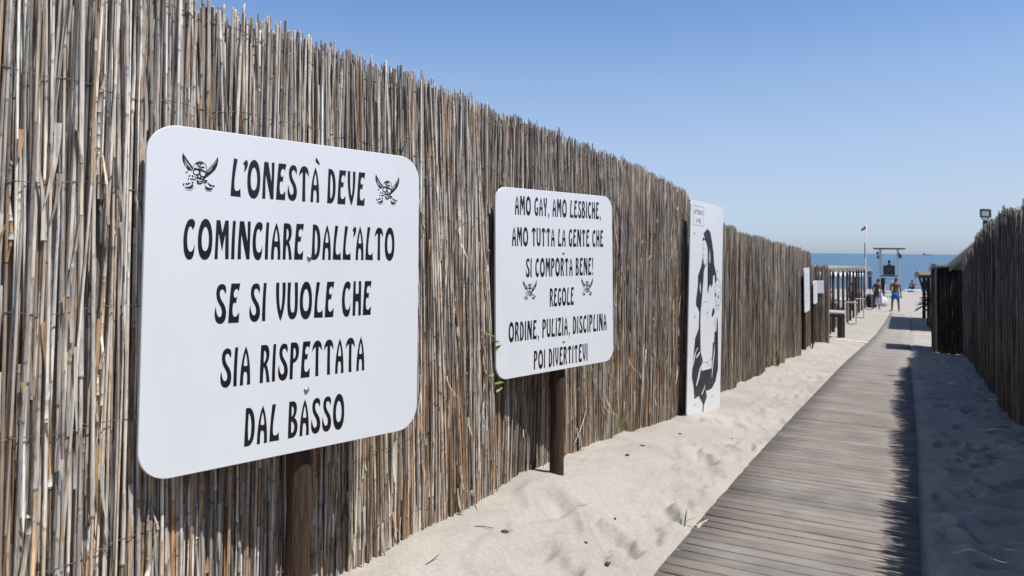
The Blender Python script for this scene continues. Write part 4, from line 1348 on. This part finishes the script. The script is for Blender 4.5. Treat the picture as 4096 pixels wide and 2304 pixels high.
def standing(t, hips=.93, lean=0.0, legL=((.10, 0), (.12, .02), (.13, 0), (.15, .13)), legR=((-.10, 0), (-.12, .02), (-.13, 0), (-.15, .13)),
             armL=((.185, 0, 1.41), (.25, -.03, 1.14), (.27, .05, .90)), armR=((-.185, 0, 1.41), (-.25, -.03, 1.14), (-.27, .05, .90)),
             head=(0, .03), shy=0.0, facing=1, sk=skin_m):
    f = facing
    y = lambda z: lean * (z - hips)
    ch = [[((0, y(.95), .97), (.145, .105), 'pel'), ((0, y(1.1) + .01, 1.12), (.125, .095), 'wst'), ((0, y(1.3), 1.29), (.155, .11), 'chs'), ((0, y(1.42), 1.42), (.12, .085), 'sh'),
           ((0, y(1.5) + .01 * f, 1.50), (.055, .055), 'nk'), ((head[0] * .4, y(1.57) + .02 * f, 1.57), (.06, .065), 'hd0'), ((head[0], y(1.64) + head[1] * f, 1.64), (.074, .092), 'hd1'), ((head[0], y(1.7) + head[1] * f, 1.715), (.062, .075), 'hd2')],
          ['hd1', ((head[0], y(1.63) + (head[1] + .095) * f, 1.63), (.012, .012)), ((head[0], y(1.62) + (head[1] + .108) * f, 1.62), (.009, .009))],
          ['hd1', ((head[0] + .075, y(1.64) + head[1] * f, 1.64), (.010, .018))], ['hd1', ((head[0] - .075, y(1.64) + head[1] * f, 1.64), (.010, .018))]]
    for nm, leg in (('L', legL), ('R', legR)):
        (hx, hy), (kx, ky), (ax, ay), (tx, ty) = leg
        ch.append(['pel', ((hx, hy, .86), (.095, .1)), ((hx * .6 + kx * .4, hy * .6 + ky * .4, .68), (.078, .08)), ((kx, ky, .49), (.055, .058)), (((kx + ax) / 2, (ky + ay) / 2 - .02 * f, .34), (.053, .056)),
                   ((ax, ay, .09), (.035, .04)), ((ax, ay, .045), (.035, .04)), ((ax * .4 + tx * .6, ay * .4 + ty * .6, .03), (.038, .026)), ((tx, ty, .024), (.032, .018))])
    for nm, arm in (('a', armL), ('b', armR)):
        s_, e, w_ = (Vector(p) for p in arm)
        ch.append(['sh', (tuple(s_), (.062, .06)), (tuple(s_.lerp(e, .5)), (.046, .048)), (tuple(e), (.038, .038)), (tuple(e.lerp(w_, .45)), (.036, .036)), (tuple(w_), (.024, .026), nm + 'w')])
        hand(ch, nm + 'w', w_, (w_ - e), 1, (0, f, .1))
    return skin_mesh('body', ch, sk, t, 1)


def hair_cap(t, c, rx, ry, rz, f=1, name='hair', m=hair_m, long_=0.0):
    bm = bmesh.new()
    bmesh.ops.create_uvsphere(bm, u_segments=18, v_segments=12, radius=1)
    for v in list(bm.verts):
        if v.co.z < -.15 - .55 * max(0, -v.co.y * f) - long_ or (v.co.z < .35 and v.co.y * f > .45): bm.verts.remove(v)
    for v in bm.verts:
        k = 1 + .05 * math.sin(v.co.x * 13 + v.co.z * 9)
        v.co = Vector((v.co.x * rx * k, v.co.y * ry * k, v.co.z * rz * k)) + Vector(c)
    me = bpy.data.meshes.new(name); bm.to_mesh(me); bm.free()
    for p in me.polygons: p.use_smooth = True
    return link(name, me, m, t)


def eyes(t, c, f=1, spread=.03):
    for s_ in (-1, 1):
        MB().lathe([(.002, -.009), (.008, -.005), (.01, 0), (.008, .005), (.002, .009)], 8, (c[0] + s_ * spread, c[1] + .082 * f, c[2])).build('eye', hair_m, t)
    MB().box((c[0], c[1] + .088 * f, c[2] - .058), (.045, .012, .008), None, .003).build('mouth', mat('lips', (.2, .06, .05), rough=.6), t)


# man in blue shorts, seen from behind
mx_, my_ = -.72, 44.2
mn = thing('person', 'bare chested man in bright blue shorts standing on the sand facing the sea', 'person', (mx_, my_, gz(mx_, my_) - .005), R(0))
mn.scale = (1.0, 1.0, 1.0)
standing(mn, legL=((.10, 0), (.14, .02), (.16, -.02), (.17, .12)), legR=((-.10, 0), (-.15, .02), (-.17, -.04), (-.31, .02)),
         armL=((.19, 0, 1.40), (.245, -.04, 1.13), (.26, .02, .88)), armR=((-.19, 0, 1.40), (-.235, .08, 1.14), (-.16, .26, 1.02)), head=(.03, .035))
hair_cap(mn, (.03, .03, 1.675), .079, .096, .085)
eyes(mn, (.03, .035, 1.645))
shorts_m = mat('blue_shorts', (.014, .11, .30), (.02, .15, .38), scale=5, rough=.8)
skin_mesh('shorts', [[((0, 0, 1.0), (.158, .12), 'a'), ((0, 0, .93), (.165, .128), 'b'), ((0, -.005, .87), (.17, .125), 'c')],
                     ['c', ((.115, 0, .74), (.112, .115)), ((.13, .005, .60), (.118, .12))], ['c', ((-.115, 0, .74), (.112, .115)), ((-.135, .005, .60), (.118, .12))]], shorts_m, mn)

# person with a towel
tx_, ty_ = -1.68, 45.9
tp = thing('person', 'person in dark shorts walking with a lilac towel over one arm', 'person', (tx_, ty_, gz(tx_, ty_) - .005), R(-35))
tp.scale = (.94, .94, .94)
standing(tp, lean=.12, legL=((.09, 0), (.1, .12), (.1, .1), (.11, .24)), legR=((-.09, 0), (-.1, -.04), (-.1, -.2), (-.11, -.08)),
         armL=((.18, .05, 1.41), (.27, .06, 1.16), (.3, .24, 1.06)), armR=((-.18, .05, 1.41), (-.24, .0, 1.15), (-.25, .1, .92)), head=(0, .1))
hair_cap(tp, (0, .085 + .09, 1.675), .084, .1, .09, long_=.5)
eyes(tp, (0, .18, 1.645))
skin_mesh('shorts', [[((0, 0, 1.0), (.155, .12), 'a'), ((0, 0, .93), (.16, .126), 'b'), ((0, 0, .87), (.165, .125), 'c')],
                     ['c', ((.1, .03, .74), (.105, .115)), ((.105, .08, .62), (.11, .115))], ['c', ((-.1, -.01, .74), (.105, .115)), ((-.105, -.03, .62), (.11, .115))]], housing_m, tp)
tw_ = thing('towel', 'pale lilac towel hanging from the arm of the walking person', 'towel', (tx_ + .17, ty_ - .12, gz(tx_, ty_)))
mb = MB()
for i in range(9):
    for j in range(9):
        u, v = i / 8 - .5, j / 8
        mb.v.append((u * (.2 + .26 * v), .05 * math.sin(u * 16 + v) + .09 - .1 * v, 1.06 - .78 * v - .06 * abs(u)))
for i in range(8):
    for j in range(8):
        a = i * 9 + j
        mb.f.append((a, a + 1, a + 10, a + 9)); mb.sm.append(True)
o = mb.build('cloth', towel_m, tw_)
sl = o.modifiers.new('thick', 'SOLIDIFY'); sl.thickness = .015

# dark beach bag and white sack
bg_m = mat('black_cloth', (.010, .010, .012), (.03, .028, .03), scale=8, rough=.8)


def sack(name, lab, cat, loc, prof_, m, strap):
    t = thing(name, lab, cat, loc)
    mb = MB().lathe(prof_, 18)
    rs = random.Random(len(lab))
    mb.v = [(x * (1 + .07 * math.sin(5 * math.atan2(y, x) + z * 9)), y * (1 + .07 * math.sin(4 * math.atan2(y, x) + z * 6)), z + .01 * math.sin(x * 40)) for x, y, z in mb.v]
    mb.build('bag_body', m, t)
    if strap: MB().tube([(-.14, 0, prof_[-1][1] - .03), (-.1, .02, prof_[-1][1] + .14), (.1, .02, prof_[-1][1] + .14), (.14, 0, prof_[-1][1] - .03)], .012, 6).build('strap', m, t)
    return t


sack('white_sack', 'bulging white plastic sack standing between the walking person and the man in shorts', 'sack', (-1.42, 49.2, gz(-1.42, 49.2)), [(.12, 0), (.2, .06), (.215, .25), (.19, .42), (.12, .52), (.05, .57), (.08, .60)], wm, False)
sack('beach_bag', 'black beach bag on the sand behind the walking person', 'bag', (-1.98, 47.2, gz(-1.98, 47.2)), [(.2, 0), (.28, .08), (.29, .45), (.24, .68), (.15, .74)], bg_m, True)

# lifeguard on the tower
lgp = thing('person', 'lifeguard with dark hair sitting high in the tower chair, seen from behind', 'person', (TX, TYY, tz))
ch = [[((0, -.02, 1.87), (.15, .11), 'pel'), ((0, -.06, 2.05), (.13, .1)), ((0, -.05, 2.25), (.16, .11)), ((0, -.03, 2.38), (.12, .085), 'sh'), ((0, -.01, 2.46), (.055, .055)), ((0, .01, 2.53), (.06, .065)), ((0, .02, 2.61), (.074, .092), 'hd'), ((0, .02, 2.685), (.062, .075))],
      ['hd', ((0, .115, 2.6), .012), ((0, .128, 2.59), .009)],
      ['pel', ((.1, .1, 1.86), (.09, .09)), ((.12, .45, 1.87), (.06, .06)), ((.12, .5, 1.68), (.05, .05)), ((.12, .48, 1.72), (.04, .04)), ((.12, .6, 1.69), (.035, .025))],
      ['pel', ((-.1, .1, 1.86), (.09, .09)), ((-.12, .45, 1.87), (.06, .06)), ((-.12, .5, 1.68), (.05, .05)), ((-.12, .48, 1.72), (.04, .04)), ((-.12, .6, 1.69), (.035, .025))]]
for s_, nm in ((1, 'a'), (-1, 'b')):
    ch.append(['sh', ((.185 * s_, -.02, 2.36), (.06, .058)), ((.26 * s_, .02, 2.12), (.04, .04)), ((.2 * s_, .26, 2.0), (.026, .026), nm + 'w')])
    hand(ch, nm + 'w', (.2 * s_, .26, 2.0), (-.2 * s_, .9, -.15), 1, (0, 0, -1))
skin_mesh('body', ch, skin_m, lgp)
hair_cap(lgp, (0, .015, 2.64), .098, .112, .11, long_=.5)
eyes(lgp, (0, .02, 2.62))
skin_mesh('shirt', [[((0, -.02, 1.9), (.16, .12), 'a'), ((0, -.06, 2.06), (.145, .115)), ((0, -.05, 2.24), (.172, .12)), ((0, -.035, 2.37), (.125, .095), 's')],
                    ['s', ((.19, -.02, 2.36), (.07, .068)), ((.235, 0, 2.2), (.06, .06))], ['s', ((-.19, -.02, 2.36), (.07, .068)), ((-.235, 0, 2.2), (.06, .06))]], mat('pale_shirt', (.4, .38, .42), (.5, .48, .5), scale=5, rough=.85), lgp)

# person sitting on a white board at the water's edge
bz_ = gz(.2, 79)
bd = thing('beached_float', 'white flat float lying at the edge of the water', 'float', (.12, 80, -1.98))
mb = MB()
o_ = rounded(1.35, .6, .28)
n__ = len(o_)
mb.add([(x, y, 0) for x, y in o_] + [(x * 1.04, y * 1.06, .05) for x, y in o_] + [(x, y, .1) for x, y in o_],
       [tuple(range(n__ - 1, -1, -1)), tuple(range(2 * n__, 3 * n__))] + [(i * n__ + k, i * n__ + (k + 1) % n__, (i + 1) * n__ + (k + 1) % n__, (i + 1) * n__ + k) for i in (0, 1) for k in range(n__)])
mb.build('hull', wc, bd)
MB().box((-.15, 0, -.1), (.5, .4, .2), None, .02).build('cradle', dark_m, bd)
sp = thing('person', 'person sitting hunched on the white float at the water edge', 'person', (.2, 79.95, -1.88), R(25))
ch = [[((0, 0, .11), (.15, .12), 'pel'), ((0, -.02, .3), (.125, .1)), ((0, .03, .48), (.15, .105)), ((0, .1, .6), (.115, .085), 'sh'), ((0, .15, .66), (.055, .055)), ((0, .19, .72), (.06, .062)), ((0, .22, .79), (.074, .09), 'hd'), ((0, .21, .86), (.06, .072))],
      ['hd', ((0, .315, .775), .012), ((0, .328, .765), .009)],
      ['pel', ((.11, .15, .13), (.088, .088)), ((.13, .42, .38), (.058, .058)), ((.13, .52, .2), (.05, .05)), ((.13, .6, .05), (.036, .036)), ((.13, .7, .03), (.034, .022))],
      ['pel', ((-.11, .15, .13), (.088, .088)), ((-.13, .42, .38), (.058, .058)), ((-.13, .52, .2), (.05, .05)), ((-.13, .6, .05), (.036, .036)), ((-.13, .7, .03), (.034, .022))]]
for s_, nm in ((1, 'a'), (-1, 'b')):
    ch.append(['sh', ((.18 * s_, .1, .58), (.06, .058)), ((.25 * s_, .22, .4), (.04, .04)), ((.15 * s_, .42, .42), (.026, .026), nm + 'w')])
    hand(ch, nm + 'w', (.15 * s_, .42, .42), (-.5 * s_, .8, -.1), 1, (0, 0, -1))
skin_mesh('body', ch, skin_m, sp)
hair_cap(sp, (0, .21, .82), .082, .1, .09)
eyes(sp, (0, .22, .80))
skin_mesh('shorts', [[((0, 0, .16), (.16, .128), 'a'), ((0, .0, .1), (.165, .125), 'b')], ['b', ((.11, .15, .14), (.1, .1)), ((.125, .33, .28), (.085, .085))], ['b', ((-.11, .15, .14), (.1, .1)), ((-.125, .33, .28), (.085, .085))]], bg_m, sp)

# figure in the shade of the pergola
dp = thing('person', 'person in dark clothes standing in the shade behind the pergola posts', 'person', (-2.62, 43.2, gz(-2.62, 43.2) - .005), R(200))
standing(dp)
hair_cap(dp, (0, .03, 1.675), .08, .098, .086)
eyes(dp, (0, .03, 1.645))
skin_mesh('dress', [[((0, 0, 1.42), (.125, .095), 's'), ((0, 0, 1.29), (.165, .12)), ((0, 0, 1.1), (.14, .11)), ((0, 0, .95), (.17, .13)), ((0, 0, .7), (.2, .16)), ((0, 0, .55), (.21, .17))],
                    ['s', ((.19, 0, 1.40), (.07, .068)), ((.225, -.02, 1.25), (.06, .06))], ['s', ((-.19, 0, 1.40), (.07, .068)), ((-.225, -.02, 1.25), (.06, .06))]], bg_m, dp)

# ------------------------------------------------------------------ ship on the horizon
sh = thing('cargo_ship', 'faint cargo ship far out on the horizon', 'ship', (63, 3500, SEA), R(8))
ship_m = mat('ship_hazed_grey_blue', (.22, .28, .36), (.26, .32, .40), scale=.1, rough=.7)  # fading by sea haze mixed into the hull colour
mb = MB()
hull = [(-21, 0), (-20, -3), (15, -3), (21, 0), (15, 3), (-20, 3)]
mb.add([(x * .95, y, -1) for x, y in hull] + [(x, y, 3.2) for x, y in hull], [tuple(range(5, -1, -1)), tuple(range(6, 12))] + [(k, (k + 1) % 6, 6 + (k + 1) % 6, 6 + k) for k in range(6)])
mb.build('hull', ship_m, sh)
MB().box((-14, 0, 5.2), (7, 5, 4)).box((-15, 0, 8), (4, 4, 2)).build('bridge', ship_m, sh)
MB().beam((4, 0, 3), (4, 0, 7.5), .6).beam((12, 0, 3), (12, 0, 6.5), .6).build('mast', ship_m, sh)
